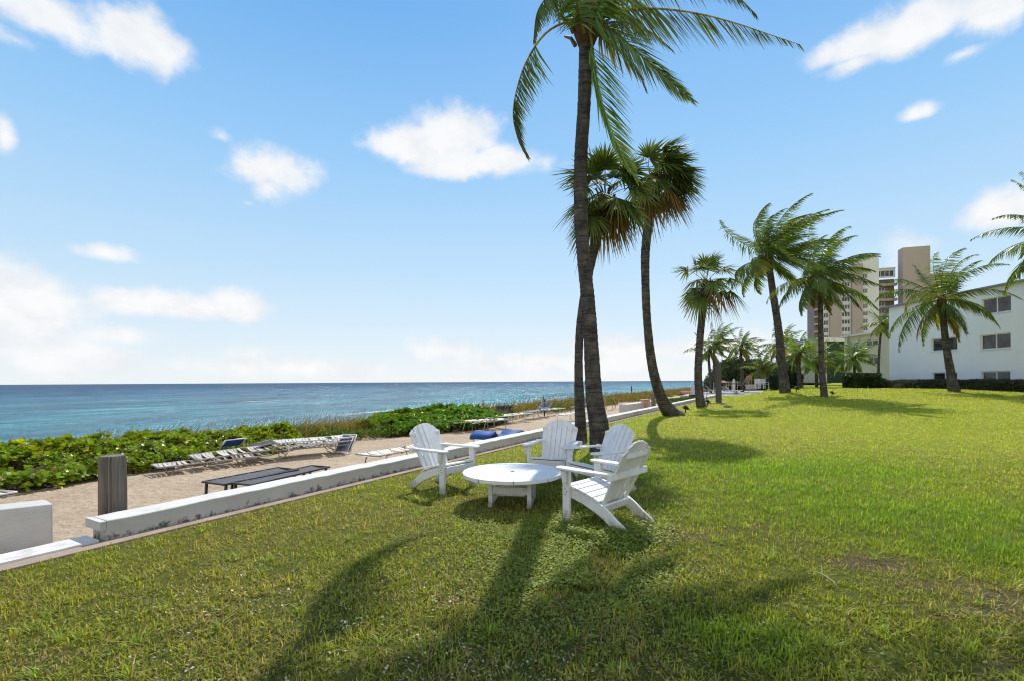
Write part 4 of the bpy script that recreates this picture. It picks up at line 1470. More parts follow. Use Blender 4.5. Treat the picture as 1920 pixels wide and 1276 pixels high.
palm('distant dark palm half hidden by the tallest leaning coconut trunk', [(1462, 725, 60), (1460, 690, 60), (1458, 662, 60), (1464, 645, 60)], [8, 6, 6, 6], 'coconut', 45, G_, nf=20, L=3.6, nleaf=22, llen=.85, lw=.10, wind=(.9, 0, 0), grav=1.1, sides=8, rpm=4)
palm('bright yellow-green young palm with thick foot between the two lawn coconut palms', [(1499, 727, 46), (1498, 705, 46), (1497, 680, 46), (1497, 664, 46)], [12, 8, 7, 9], 'coconut', 46, G_, nf=20, L=3.4, nleaf=26, llen=.8, lw=.09, wind=(.55, 0, 0), grav=1.2, bright=1.45, sides=8, rpm=4)
palm('yellow-green palm behind the thin coconut trunk near the green screen', [(1531, 729, 48), (1531, 700, 48), (1532, 672, 48)], [6, 5.5, 6], 'coconut', 47, G_, nf=18, L=3.0, nleaf=24, llen=.75, lw=.09, wind=(.6, 0, 0), grav=1.2, bright=1.25, sides=8, rpm=4)
palm('small bright green palm in front of the cream house', [(1602, 705, 48), (1602, 680, 48), (1601, 668, 48)], [4.5, 4.5, 6], 'coconut', 48, G_, nf=18, L=2.9, nleaf=26, llen=.7, lw=.085, wind=(.7, 0, 0), grav=1.1, bright=1.4, sides=8, rpm=4)
palm('slender palm with bare thin trunk at the corner of the white building', [(1647, 712, 47), (1648, 670, 47), (1651, 630, 47), (1655, 607, 47)], [5, 4, 3.5, 5], 'coconut', 49, G_, nf=16, L=2.3, nleaf=24, llen=.6, lw=.08, wind=(.4, 0, 0), grav=1.4, sides=8, rpm=4)

# ---- shrubs
def shrub_mass(name, label, s0, s1, tfun, zfun, nros, seed, leaf=.11, col=(.215, .30, .020), stems=420):
    """a bank of rosette-leaved shrubs. tfun(s) -> (t_near, t_far); zfun(u) -> height over ground across the bank"""
    rng = np.random.default_rng(seed)
    sc = (s0 + s1) / 2
    o0 = st(sc, np.mean(tfun(np.array([sc]))), -.2)
    t = empty(name, o0)
    tag(t, label, 'shrub')
    s_ = rng.uniform(s0, s1, nros)
    ta, tb_ = tfun(s_)
    v = rng.random(nros) ** 1.25                      # more on the near face
    tt = ta + (tb_ - ta) * v
    x = -6.6 + s_ * UX + tt * UY; y = s_ * UY - tt * UX
    gz = sand_z(s_, tt)
    hh = zfun(v, s_) * (.55 + .85 * fnoise(x, y, 1.0, seed))
    lump = (fnoise(x, y, .45, seed + 9) - .5) * .42
    z = gz + np.maximum(hh + lump, .05) * np.where(rng.random(nros) < .25, rng.uniform(.35, 1, nros), 1)
    # outward direction: towards the near edge at v~0, up on top
    near = np.stack([np.full(nros, UY) * 1.0, np.full(nros, -UX), np.zeros(nros)], -1)
    ax = norm(near * np.clip(1.1 - v * 3.2, -.6, 1)[:, None] + np.array([0, 0, 1.]) + rng.normal(0, .35, (nros, 3)))
    k = 11
    P = np.repeat(np.stack([x, y, z], -1), k, 0)
    A = np.repeat(ax, k, 0)
    ang = np.tile(np.arange(k) * 2.4, nros) + np.repeat(rng.uniform(0, 6.28, nros), k)
    tilt = np.tile(np.linspace(.25, 1.25, k), nros) + rng.normal(0, .15, nros * k)
    h1 = norm(np.cross(A, [.31, .22, .93])); h2 = np.cross(A, h1)
    rdir = h1 * np.cos(ang)[:, None] + h2 * np.sin(ang)[:, None]
    D = A * np.cos(tilt)[:, None] + rdir * np.sin(tilt)[:, None]
    Sd = np.cross(D, A)
    L = leaf * (.7 + .5 * rng.random(nros * k)) * np.repeat(.75 + .5 * rng.random(nros), k)
    tone = np.repeat((.55 + .75 * rng.random(nros)), k)[:, None] * (.8 + .4 * rng.random((nros * k, 1)))
    c = np.asarray(col) * tone * (1 + .15 * rng.normal(0, 1, (nros * k, 3)) * [1, .5, .5])
    yl = np.repeat(rng.random(nros) < .12, k)[:, None]
    c = np.where(yl, c * [1.7, 1.25, .9], c)
    dead = (rng.random(nros * k) < .05)[:, None]
    c = np.abs(np.where(dead, [.22, .12, .05], c))
    bend = -A * (L * .25 * rng.random(nros * k))[:, None] + np.array([0, 0, -1.]) * (L * .1)[:, None]
    lv = Leaves()
    lv.add(P - np.array(o0), D, Sd, L, L * .48, bend, c, .28, 1.0, .72, .62)
    lv.build('crown', shrub_leaf, t)
    # brown lower stems
    mb = MB()
    for i in range(stems):
        q = rng.uniform(s0, s1)
        a_, b2 = tfun(np.array([q]))
        tq = a_[0] + (b2[0] - a_[0]) * rng.uniform(.0, .7)
        p = st(q, tq - .05, float(sand_z(q, tq))) - o0
        e = p + Vector((rng.normal(0, .15), rng.normal(0, .15), rng.uniform(.18, .45)))
        mb.tube([p, (p + e) / 2 + Vector((rng.normal(0, .03), rng.normal(0, .03), 0)), e], [.010, .008, .005], 4, False)
    tag(mb.build('stems', mat('shrub_stem', (.20, .12, .06), .9, (.12, .07, .04), 8), t), kind='stuff')
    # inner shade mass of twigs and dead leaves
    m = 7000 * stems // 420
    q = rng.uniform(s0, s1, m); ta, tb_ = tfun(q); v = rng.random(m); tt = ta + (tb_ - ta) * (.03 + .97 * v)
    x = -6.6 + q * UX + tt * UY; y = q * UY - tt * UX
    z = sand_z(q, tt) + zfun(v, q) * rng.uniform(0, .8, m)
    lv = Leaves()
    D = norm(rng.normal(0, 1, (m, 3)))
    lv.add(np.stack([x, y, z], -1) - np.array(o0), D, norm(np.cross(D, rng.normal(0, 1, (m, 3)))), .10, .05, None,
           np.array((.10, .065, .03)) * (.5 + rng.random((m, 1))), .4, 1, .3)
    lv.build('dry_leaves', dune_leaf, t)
    return t

def tf1(s):
    w_ = .25 * np.sin(s * 1.3) + .15 * np.sin(s * 3.1 + 1)
    endt = np.clip((s - 9.0) / 2.6, 0, 1)
    return -5.2 + w_ * .6 - .5 * endt, -8.2 + 1.6 * endt
def zf1(v, s):
    endt = np.clip((s - 9.5) / 2.4, 0, 1)
    return (.22 + .22 * sm(v / .35) - .22 * sm((v - .75) / .25)) * (1 - .35 * endt) * .95
shrub_mass('beach_shrub', 'long bank of bright green glossy-leaved shrubs behind the timber piling', -2, 11.8, tf1, zf1, 5200, 61)
def tf2(s):
    u = (s - 18.4) / 3.9
    k = np.sqrt(np.clip(1 - u * u, 0.02, 1))
    return -6.1 + 1.75 * k, -6.6 - 1.2 * k
def zf2(v, s):
    u = np.clip(np.abs(s - 18.4) / 3.9, 0, 1)
    return (.28 + .30 * sm(v / .45) - .2 * sm((v - .75) / .25)) * np.sqrt(1 - .8 * u * u) * .92
shrub_mass('beach_shrub', 'rounded dark green shrub mound beyond the lone garden chair', 14.5, 22.3, tf2, zf2, 2500, 62, leaf=.14, col=(.12, .25, .022), stems=200)

# ---- dune grass: one uncountable stand
def dune_grass():
    rng = np.random.default_rng(71)
    n = 74000
    s_ = np.concatenate([4 + 110 * rng.random(n) ** 1.9])
    tt = -5.55 - 4.6 * rng.random(n) ** .85 + .3 * np.sin(s_ * .9)
    x = -6.6 + s_ * UX + tt * UY; y = s_ * UY - tt * UX
    keep = ~((s_ < 9.5) & (tt > -7.2)) & ~((s_ > 15.5) & (s_ < 21.3) & (tt > -7.0))
    clump = fnoise(x, y, 1.1, 4)
    keep &= rng.random(n) < .35 + 1.1 * clump
    s_, tt, x, y, clump = s_[keep], tt[keep], x[keep], y[keep], clump[keep]
    n = len(s_)
    z = sand_z(s_, tt) - .03
    D = norm(np.stack([rng.normal(.35, .5, n), rng.normal(0, .5, n), np.full(n, 1.0)], -1))
    S = norm(np.cross(D, rng.normal(0, 1, (n, 3))))
    edge = sm((-5.3 - tt) / 1.0)
    L = (.26 + .40 * rng.random(n)) * (.55 + .75 * clump) * (.45 + .62 * edge)
    dd = np.hypot(x, y)
    W = .010 * np.maximum(1, dd / 9)
    k = rng.random((n, 1))
    pal = fnoise(x, y, 2.6, 12)[:, None]
    c = np.where(k < .25 + .9 * (pal - .3), [[.17, .205, .035]], [[.26, .19, .07]])
    c = np.where(rng.random((n, 1)) < .10, [[.17, .085, .035]], c) * (.65 + .6 * rng.random((n, 1)))
    bend = np.stack([L * .35 * rng.random(n), np.zeros(n), -L * .28 * rng.random(n)], -1)
    lv = Leaves()
    lv.add(np.stack([x, y, z], -1), D, S, L, W, bend, c, .8, 1, .2, .5, c * [1.25, 1.1, 1.0])
    # seed stalks
    m = 2600
    s2 = 8 + 90 * rng.random(m) ** 1.7; t2 = -6.3 - 3.0 * rng.random(m)
    x = -6.6 + s2 * UX + t2 * UY; y = s2 * UY - t2 * UX
    D = norm(np.stack([rng.normal(.3, .2, m), rng.normal(0, .2, m), np.ones(m)], -1))
    L = .45 + .35 * rng.random(m)
    W = .006 * np.maximum(1, np.hypot(x, y) / 10)
    lv.add(np.stack([x, y, sand_z(s2, t2)], -1), D, norm(np.cross(D, rng.normal(0, 1, (m, 3)))), L, W,
           np.stack([L * .25, L * 0, -L * .06], -1), (.24, .16, .08), .6, .7, 1.0, .6)
    # low broad weeds and creeping green at the dune edge
    m = 16000
    s2 = 7 + 34 * rng.random(m) ** 1.4; t2 = -5.35 - 1.6 * rng.random(m) ** 1.5 + .3 * np.sin(s2 * .9)
    x = -6.6 + s2 * UX + t2 * UY; y = s2 * UY - t2 * UX
    ok = fnoise(x, y, 1.6, 31) > .5
    s2, t2, x, y = s2[ok], t2[ok], x[ok], y[ok]; m = len(s2)
    D = norm(np.stack([rng.normal(0, .8, m), rng.normal(0, .8, m), np.ones(m) * .8], -1))
    lv.add(np.stack([x, y, sand_z(s2, t2) + .05 + .22 * rng.random(m)], -1), D, norm(np.cross(D, rng.normal(0, 1, (m, 3)))), .09, .05, None,
           np.array((.09, .15, .02)) * (.6 + .8 * rng.random((m, 1))), .5, 1, .4)
    # green weeds behind the far wall
    m = 2600
    ctr = onz(1275, 750, -.1)
    a = rng.normal(0, 1, (m, 2))
    s2, t2 = to_st(ctr.x, ctr.y)
    s2 = s2 + a[:, 0] * 2.2; t2 = np.minimum(t2 + a[:, 1] * .5, -.4)
    x = -6.6 + s2 * UX + t2 * UY; y = s2 * UY - t2 * UX
    D = norm(np.stack([rng.normal(0, .6, m), rng.normal(0, .6, m), np.ones(m)], -1))
    lv.add(np.stack([x, y, sand_z(s2, t2) + .15 * rng.random(m)], -1), D, norm(np.cross(D, rng.normal(0, 1, (m, 3)))), .22, .07, None,
           np.array((.06, .13, .02)) * (.6 + .8 * rng.random((m, 1))), .5, 1, .4)
    o = lv.build('dune_grass', dune_leaf)
    tag(o, kind='stuff')
dune_grass()

# ---- clipped hedges and bushes near the buildings
def hedge(label, x0, x1, y0, y1, z0, h, seed, col, n, leaf=.16, round_=0, yaw=0.0, name='hedge', cat='hedge'):
    rng = np.random.default_rng(seed)
    cx, cy = (x0 + x1) / 2, (y0 + y1) / 2
    t = empty(name, (cx, cy, z0), yaw)
    tag(t, label, cat)
    hx, hy = (x1 - x0) / 2, (y1 - y0) / 2
    u = rng.uniform(-1, 1, (n, 3))
    k = np.argmax(np.abs(u), 1)
    on = rng.random(n) < .8
    for j in range(3):
        m = (k == j) & on
        u[m, j] = np.sign(u[m, j])
    u[:, 2] = np.abs(u[:, 2]) if round_ else u[:, 2]
    if round_: 
        u = norm(u) * (.7 + .3 * rng.random((n, 1))) * (.8 + .4 * fnoise(u[:, 0] * 3, u[:, 1] * 3 + u[:, 2] * 2, 1.0, seed))[:, None]
        P = np.stack([u[:, 0] * hx, u[:, 1] * hy, u[:, 2] * h], -1)
    else:
        P = np.stack([u[:, 0] * hx, u[:, 1] * hy, (u[:, 2] + 1) / 2 * h], -1)
        P += (fnoise(P[:, 0] + P[:, 2], P[:, 1] + P[:, 2], .8, seed)[:, None] - .5) * np.array([.3, .3, .25]) * min(h, 1)
    D = norm(rng.normal(0, 1, (n, 3)) + P / np.array([hx, hy, h]) * .8 + [0, 0, .4])
    tone = (.5 + .9 * fnoise(P[:, 0] * 2 + 5, P[:, 2] * 3 + P[:, 1], .6, seed + 2))[:, None] * (.7 + .6 * rng.random((n, 1)))
    lv = Leaves()
    lv.add(P, D, norm(np.cross(D, rng.normal(0, 1, (n, 3)))), leaf * (.7 + .6 * rng.random(n)), leaf * .55, None, np.asarray(col) * tone, .4, 1, .4)
    lv.build('crown', hedge_leaf, t)
    return t

# ------------------------------------------------------------------ lawn grass
def lawn_grass():
    rng = np.random.default_rng(81)
    ys = np.linspace(1.5, 58, 500)
    dens = 4600 * np.minimum(1, (3.6 / ys)) ** 1.75
    half = 1.22
    pdf = dens * 2 * half * ys
    total = np.sum(pdf) * (ys[1] - ys[0])
    n = int(min(total, 720000))
    cdf = np.cumsum(pdf); cdf /= cdf[-1]
    y = np.interp(rng.random(n), cdf, ys)
    x = y * rng.uniform(-half, half, n)
    s_, t_ = to_st(x, y)
    edge = .19 + .06 * (fnoise(s_ * 3, s_ * 0, .5, 3) - .3)
    ok = (t_ > edge) & ~((s_ > DECK_S - .1) & (t_ < DECK_T + .1))
    # bare earth patches
    def blob(cx, cy, rx, ry):
        return np.exp(-(((x - cx) / rx) ** 2 + ((y - cy) / ry) ** 2))
    pts = lambda px, py: onz(px, py, 0)
    lush = np.zeros(n)
    bare = bare_at(x, y)
    for (px, py, rx, ry) in [(1700, 960, 2.6, 1.1), (1500, 920, 1.6, .9), (1850, 1020, .9, .6), (1400, 1190, .4, .3), (1500, 880, 3, 1.5)]:
        p = pts(px, py); lush = np.maximum(lush, blob(p.x, p.y, rx, ry))
    nA = fnoise(x, y, 1.1, 21); nB = fnoise(x, y, .35, 22); nC = fnoise(x, y, 4.5, 23)
    nD = fnoise(x, y, .13, 24)
    gapf = np.clip((.46 - nD) * 3.2, 0, .75) * np.clip(1.3 - y / 12, 0, 1) * (1 - .6 * lush)
    ok &= rng.random(n) > np.maximum(bare * .84, gapf)
    left = np.clip((.5 - x / np.maximum(y, .1)) * 1.3, 0, 1)
    thatch = np.clip(.16 + .55 * (nA - .42) * 2 + .18 * left + 1.1 * bare - .45 * lush + .25 * (nC - .4), .03, .96)
    x, y, lush, thatch, nA, nB, nD, left, bare = (v[ok] for v in (x, y, lush, thatch, nA, nB, nD, left, bare))
    n = len(x)
    z = lawn_z(x, y) - .004
    far = np.maximum(1, y / 5.0)
    L = (.030 + .034 * rng.random(n)) * (.40 + .5 * nA + .75 * nD) * (1 + .45 * lush) * np.minimum(far ** .35, 2.0)
    W = (.0052 + .003 * rng.random(n)) * np.maximum(1, y / 4.8) ** .9
    azm = rng.uniform(0, 6.283, n)
    tl = np.abs(rng.normal(.75, .40, n)) * (1 - .35 * lush)
    D = np.stack([np.cos(azm) * np.sin(tl), np.sin(azm) * np.sin(tl), np.abs(np.cos(tl)) + .12], -1)
    S = norm(np.stack([-np.sin(azm), np.cos(azm), np.zeros(n)], -1) + rng.normal(0, .25, (n, 3)))
    bend = np.stack([np.cos(azm) * .25, np.sin(azm) * .25, -.35 * np.ones(n)], -1) * (L * rng.random(n))[:, None]
    u = rng.random((n, 1))
    g1 = np.array([.205, .228, .022]); g2 = np.array([.135, .172, .016]); ol = np.array([.230, .225, .045]); straw = np.array([.27, .205, .095]); br = np.array([.19, .12, .06])
    c = np.where(u < .4, g1, np.where(u < .72, g2, ol))
    c = c * (1 - lush[:, None] * [.34, .04, .25])
    th = rng.random(n) < thatch
    c = np.where(th[:, None], np.where(rng.random((n, 1)) < .55, straw, np.where(rng.random((n, 1)) < .5, br, ol)), c)
    c = c * (.55 + .55 * rng.random((n, 1)) + .55 * (nD[:, None] - .35))
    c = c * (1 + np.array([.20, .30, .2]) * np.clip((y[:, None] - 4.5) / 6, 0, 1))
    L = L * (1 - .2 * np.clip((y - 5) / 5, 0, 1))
    lowr = th & (rng.random(n) < .6)
    D[lowr, 2] *= .3
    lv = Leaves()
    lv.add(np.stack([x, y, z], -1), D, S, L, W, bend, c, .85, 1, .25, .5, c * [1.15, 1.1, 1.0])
    # small round-leaved ground cover in the shade of the chairs, and scattered through the near lawn
    def cover(cx, cy, rx, ry, m, k=1.0):
        px_ = rng.normal(cx, rx, m); py_ = rng.normal(cy, ry, m)
        keep = fnoise(px_, py_, .4, 55) > .36
        px_, py_ = px_[keep], py_[keep]; m = len(px_)
        D = norm(np.stack([rng.normal(0, 1, m), rng.normal(0, 1, m), np.abs(rng.normal(.25, .25, m))], -1))
        Sx = norm(np.cross(D, [0, 0, 1.]) + rng.normal(0, .25, (m, 3)))
        l_ = (.011 + .011 * rng.random(m)) * k
        cc = np.array((.165, .205, .032)) * (.6 + .75 * rng.random((m, 1)))
        zz = lawn_z(px_, py_) + (.018 + .035 * rng.random(m)) * k
        lv.add(np.stack([px_, py_, zz], -1), D, Sx, l_, l_ * .95, np.array([[0, 0, -1.]]) * (l_ * .2)[:, None], cc, .45, 1, .6, .5)
    cover(.55, 3.75, .42, .42, 7000, 1.1)
    cover(.35, 4.85, .45, .35, 5000)
    cover(1.0, 4.8, .26, .24, 3600, 1.35)
    cover(-.2, 4.6, .7, .5, 1600)
    cover(-1.0, 3.6, .8, .6, 900)
    cover(.2, 2.9, .5, .35, 900)
    cover(1.6, 2.9, .6, .35, 600)
    cover(-1.7, 2.9, .8, .5, 600)
    # taller tufts of coarse grass
    for _ in range(230):
        yy = 2.2 + 9 * rng.random() ** 1.5
        xx = yy * rng.uniform(-1.1, 1.15)
        if to_st(xx, yy)[1] < .35: continue
        m = int(rng.integers(9, 26))
        aa = rng.uniform(0, 6.28, m); tl_ = np.abs(rng.normal(.55, .3, m))
        D = np.stack([np.cos(aa) * np.sin(tl_), np.sin(aa) * np.sin(tl_), np.cos(tl_)], -1)
        l_ = (.06 + .07 * rng.random(m))
        k_ = max(1, yy / 4.5)
        cc = np.where(rng.random((m, 1)) < .8, [[.17, .26, .025]], [[.38, .30, .12]]) * (.6 + .7 * rng.random((m, 1)))
        lv.add(np.stack([xx + rng.normal(0, .018, m), yy + rng.normal(0, .018, m), np.full(m, float(lawn_z(xx, yy)))], -1), D, np.stack([-np.sin(aa), np.cos(aa), aa * 0], -1), l_, .0055 * k_,
               np.stack([np.cos(aa) * l_ * .35, np.sin(aa) * l_ * .35, -l_ * .3], -1), cc, .9, 1, .2, .5, cc * 1.15)
    o = lv.build('lawn_grass', grass_leaf)
    tag(o, kind='stuff')
    # fallen pale petals
    lv = Leaves()
    m = 1050
    px_ = np.concatenate([rng.normal(-1.2, .75, m), rng.normal(-.2, .35, 120), rng.normal(-2.3, .5, 160)])
    py_ = np.concatenate([np.abs(rng.normal(2.75, .55, m)), rng.normal(2.5, .2, 120), rng.normal(3.6, .5, 160)])
    keep = (fnoise(px_, py_, .35, 77) > .47) & (py_ > 2.0)
    px_, py_ = px_[keep], py_[keep]; m = len(px_)
    s_, t_ = to_st(px_, py_)
    k2 = t_ > .5; px_, py_ = px_[k2], py_[k2]; m = len(px_)
    D = norm(np.stack([rng.normal(0, 1, m), rng.normal(0, 1, m), rng.normal(.1, .3, m)], -1))
    l_ = .009 + .013 * rng.random(m)
    cc = np.where(rng.random((m, 1)) < .6, [[.72, .62, .57]], [[.62, .46, .48]]) * (.7 + .5 * rng.random((m, 1)))
    lv.add(np.stack([px_, py_, lawn_z(px_, py_) + .026 + .02 * rng.random(m)], -1), D, norm(np.cross(D, [0, 0, 1.]) + rng.normal(0, .4, (m, 3))), l_, l_ * (.35 + .5 * rng.random(m)), np.array([[0, 0, -1.]]) * (l_ * .4 * rng.random(m))[:, None], cc, .4, 1, .35)
    o = lv.build('fallen_petals', dune_leaf)
    tag(o, kind='stuff')
lawn_grass()

# fallen twigs on the lawn
for (x0, y0, x1, y1, lb) in ((1196, 1003, 1225, 1022, 'thin pale twig on the grass behind the nearest garden chair'), (1527, 1074, 1572, 1104, 'curved dry twig lying alone on the right half of the lawn')):
    a = onz(x0, y0, 0); b2 = onz(x1, y1, 0)
    d = b2 - a
    mb = MB().tube([(0, 0, .02), (d.x * .35 + .01, d.y * .35 + .02, .035), (d.x * .7 + .015, d.y * .7, .03), (d.x, d.y, .015)], [.004, .005, .004, .002], 5)
    o = mb.build('twig', mat('dry_twig', (.40, .33, .25), .8), loc=(a.x, a.y, float(lawn_z(a.x, a.y)) + .025))
    tag(o, lb, 'twig')

# ------------------------------------------------------------------ buildings
stucco_white = mat('white_stucco', (.91, .875, .88), .85, (.86, .83, .835), .8, .3, .7, bump=.15, bscale=30, spec=.15)
stucco_cream = mat('cream_stucco', (.60, .54, .42), .85, (.52, .46, .36), .8, .3, .7, bump=.15, bscale=30, spec=.15)
taupe = mat('taupe_render', (.44, .36, .32), .9, (.39, .315, .28), .15, .3, .7, spec=.1)
tower_white = mat('tower_white', (.70, .70, .68), .85, (.62, .61, .59), .2, .3, .7, spec=.1)
balcony_m = mat('balcony_brown', (.22, .175, .15), .85, (.15, .12, .105), .5)
frame_white = mat('window_frame_white', (.78, .78, .77), .5)
roof_m = mat('roof_edge', (.30, .31, .33), .7)
green_screen = mat('green_screen', (.035, .075, .055), .8, (.028, .06, .045), 2.0, vec_scale=(1, 1, 6))
glass = bpy.data.materials.new('window_glass')
nt, ns, ln = nodes_of(glass)
out = N(nt, 'ShaderNodeOutputMaterial')
b = N(nt, 'ShaderNodeBsdfPrincipled', i_Roughness=.06)
tcn = N(nt, 'ShaderNodeTexCoord').outputs['Object']
ln.new(ramp(nt, noise(nt, tcn, .9, 3, .5), [(.38, (.010, .012, .015)), (.6, (.075, .08, .088))]), b.inputs['Base Color'])  # lighter patches put pane reflections and curtains into the glass colour
b.inputs['Specular IOR Level'].default_value = .5
ln.new(b.outputs[0], out.inputs[0])

def facade(origin, ud, W, H, holes, depth, nrm, m, name, parent):
    """wall sheet with real openings. origin lower corner, ud unit along, z up, nrm outward. holes: (u0, u1, z0, z1)"""
    us = sorted({0, W} | {h[0] for h in holes} | {h[1] for h in holes})
    zs = sorted({0, H} | {h[2] for h in holes} | {h[3] for h in holes})
    o = Vector(origin); ud = Vector(ud); nrm = Vector(nrm)
    mb = MB()
    P = lambda u, z, d=0: o + ud * u + Vector((0, 0, z)) - nrm * d
    for i in range(len(us) - 1):
        for j in range(len(zs) - 1):
            uc, zc = (us[i] + us[i + 1]) / 2, (zs[j] + zs[j + 1]) / 2
            if any(h[0] < uc < h[1] and h[2] < zc < h[3] for h in holes):
                continue
            mb.add([P(us[i], zs[j]), P(us[i + 1], zs[j]), P(us[i + 1], zs[j + 1]), P(us[i], zs[j + 1])], [(0, 1, 2, 3)])
    for (a, b_, c, d) in holes:
        vs = [P(a, c), P(b_, c), P(b_, d), P(a, d), P(a, c, depth), P(b_, c, depth), P(b_, d, depth), P(a, d, depth)]
        mb.add(vs, [(0, 4, 5, 1), (1, 5, 6, 2), (2, 6, 7, 3), (3, 7, 4, 0)])
    return mb.build(name, m, parent)

def window(origin, ud, nrm, hole, depth, parent, fm, panes=2, fw=.06, sill=None):
    o = Vector(origin); ud = Vector(ud); nrm = Vector(nrm)
    P = lambda u, z, d=0: o + ud * u + Vector((0, 0, z)) - nrm * d
    a, b_, c, d = hole
    mb = MB()
    dd = depth * .75
    def bar(u0, u1, z0, z1, t=.05):
        vs = [P(u0, z0, dd), P(u1, z0, dd), P(u1, z1, dd), P(u0, z1, dd), P(u0, z0, dd + t), P(u1, z0, dd + t), P(u1, z1, dd + t), P(u0, z1, dd + t)]
        mb.add(vs, [(0, 1, 2, 3), (7, 6, 5, 4), (0, 4, 5, 1), (1, 5, 6, 2), (2, 6, 7, 3), (3, 7, 4, 0)])
    bar(a, b_, c, c + fw); bar(a, b_, d - fw, d); bar(a, a + fw, c + fw, d - fw); bar(b_ - fw, b_, c + fw, d - fw)
    for k in range(1, panes):
        u = a + (b_ - a) * k / panes
        bar(u - fw * .55, u + fw * .55, c + fw, d - fw)
    f = mb.build('window', fm, parent)
    g = MB()
    q = dd + .035
    g.add([P(a, c, q), P(b_, c, q), P(b_, d, q), P(a, d, q)], [(0, 1, 2, 3)])
    g.build('pane', glass, f)
    if sill:
        s_ = MB()
        vs = [P(a - .06, c - .07, -.05), P(b_ + .06, c - .07, -.05), P(b_ + .06, c - .004, -.05), P(a - .06, c - .004, -.05),
              P(a - .06, c - .07, .0), P(b_ + .06, c - .07, .0), P(b_ + .06, c - .004, .0), P(a - .06, c - .004, .0)]
        s_.add(vs, [(0, 1, 2, 3), (7, 6, 5, 4), (0, 4, 5, 1), (1, 5, 6, 2), (2, 6, 7, 3), (3, 7, 4, 0)])
        s_.build('sill', fm, f)
    return f

# white apartment building: the long side runs away from the camera on the plane x = XW
XW = 34.6
def wz(px, py, X):           # a point of the plane x = X
    a, b_ = ray(px, py)
    Y = X / a
    return Y, HCAM + b_ * Y
Y_far = XW / ray(1667, 640)[0]
Y_near = 24.0
zg = .35
t = empty('apartment_building', (XW, Y_near, 0))
tag(t, 'white three-storey apartment building with wide two-pane windows at the right edge', 'building')
ztop = wz(1906, 531, XW)[1]
holes = []
for (xl, xr, yt, yb) in [(1746, 1795, 633, 657), (1838, 1895, 626, 653.5), (1747, 1794, 697, 715), (1839, 1894, 695, 714.5), (1748, 1785, 573, 596), (1841, 1896, 557, 587)]:
    yl, yr = XW / ray(xl, 640)[0], XW / ray(xr, 640)[0]
    ym = (yl + yr) / 2
    xm = (xl + xr) / 2
    z1_, z0_ = HCAM + ray(xm, yt)[1] * ym, HCAM + ray(xm, yb)[1] * ym
    holes.append((yr - Y_near, yl - Y_near, z0_ - zg, z1_ - zg))
# the rows continue outside the frame
for r_ in range(3):
    ref = [holes[1], holes[3], holes[5]][r_]
    w_ = ref[1] - ref[0]
    holes.append((ref[0] - 4.2, ref[0] - 4.2 + w_, ref[2], ref[3]))
holes = [h for h in holes if h[0] > .3]
org = (0, 0, zg)
W_ = Y_far - Y_near
facade(org, (0, 1, 0), W_, ztop - zg, holes, .14, (-1, 0, 0), stucco_white, 'wall', t)
for h in holes:
    window(org, (0, 1, 0), (-1, 0, 0), h, .14, t, frame_white, 2, .07, True)
mb = MB()
mb.add([(0, 0, zg), (14, 0, zg), (14, W_, zg), (0, W_, zg), (0, 0, ztop), (14, 0, ztop), (14, W_, ztop), (0, W_, ztop)], [(0, 1, 5, 4), (1, 2, 6, 5), (2, 3, 7, 6)])
mb.build('side_wall', stucco_white, t)
mb = MB().box((6.9, W_ / 2, ztop + .055), (14.6, W_ + 1.0, .11))
mb.build('roof', roof_m, t)

# cream house behind it
XC = 43.3
t = empty('cream_house', (XC, 48, 0))
tag(t, 'low cream two-storey house between the green screen and the white apartment building', 'building')
yn, yf = 48, XC / ray(1584, 680)[0]
zt = wz(1640, 625.5, XC)[1]
zg2 = .7
holes = []
for (xl, xr, yt, yb) in [(1623, 1646, 638, 648), (1627, 1646, 669, 683), (1630, 1646, 702, 714)]:
    yl, yr = XC / ray(xl, 650)[0], XC / ray(xr, 650)[0]
    ym = (yl + yr) / 2; xm = (xl + xr) / 2
    holes.append((yr - yn, yl - yn, HCAM + ray(xm, yb)[1] * ym - zg2, HCAM + ray(xm, yt)[1] * ym - zg2))
org = (0, 0, zg2)
facade(org, (0, 1, 0), yf - yn, zt - zg2, holes, .15, (-1, 0, 0), stucco_cream, 'wall', t)
for h in holes:
    window(org, (0, 1, 0), (-1, 0, 0), h, .15, t, frame_white, 2, .06)
mb = MB()
mb.add([(0, 0, zg2), (10, 0, zg2), (10, yf - yn, zg2), (0, yf - yn, zg2), (0, 0, zt), (10, 0, zt), (10, yf - yn, zt), (0, yf - yn, zt)], [(0, 1, 5, 4), (1, 2, 6, 5), (2, 3, 7, 6)])
mb.build('side_wall', stucco_cream, t)
MB().box((4.9, (yf - yn) / 2, zt + .1), (10.6, yf - yn + .6, .2)).build('roof', tower_white, t)

# house with the dark green screen
Yg = 66.0
pa, pb = at(1549, 717, Yg), at(1584.5, 640, Yg)
t = empty('screened_house', (pa.x, Yg, pa.z))
tag(t, 'pale house end covered by a tall dark green screen behind the thin coconut palm', 'building')
w_, h_ = pb.x - pa.x, pb.z - pa.z
MB().box((w_ / 2 + .8, 4.1, h_ / 2), (w_ + 1.6, 8, h_)).build('wall', stucco_cream, t)
mb = MB()
for k in range(7):
    mb.box((w_ / 2 + .02, .03, h_ * (k + .5) / 7), (w_ - .3, .05, h_ / 7 - .03))
mb.build('green_screen', green_screen, t)
MB().box((-.02, .02, h_ / 2), (.22, .2, h_)).build('corner_post', tower_white, t, .02)
mb = MB()
mb.prism([(-1.0, h_ + .01), (w_ + 1.9, h_ + .01), (w_ + 1.9, h_ + .30), (-1.0, h_ + .55)], -.5, 8.5)
mb.build('roof', tower_white, t)

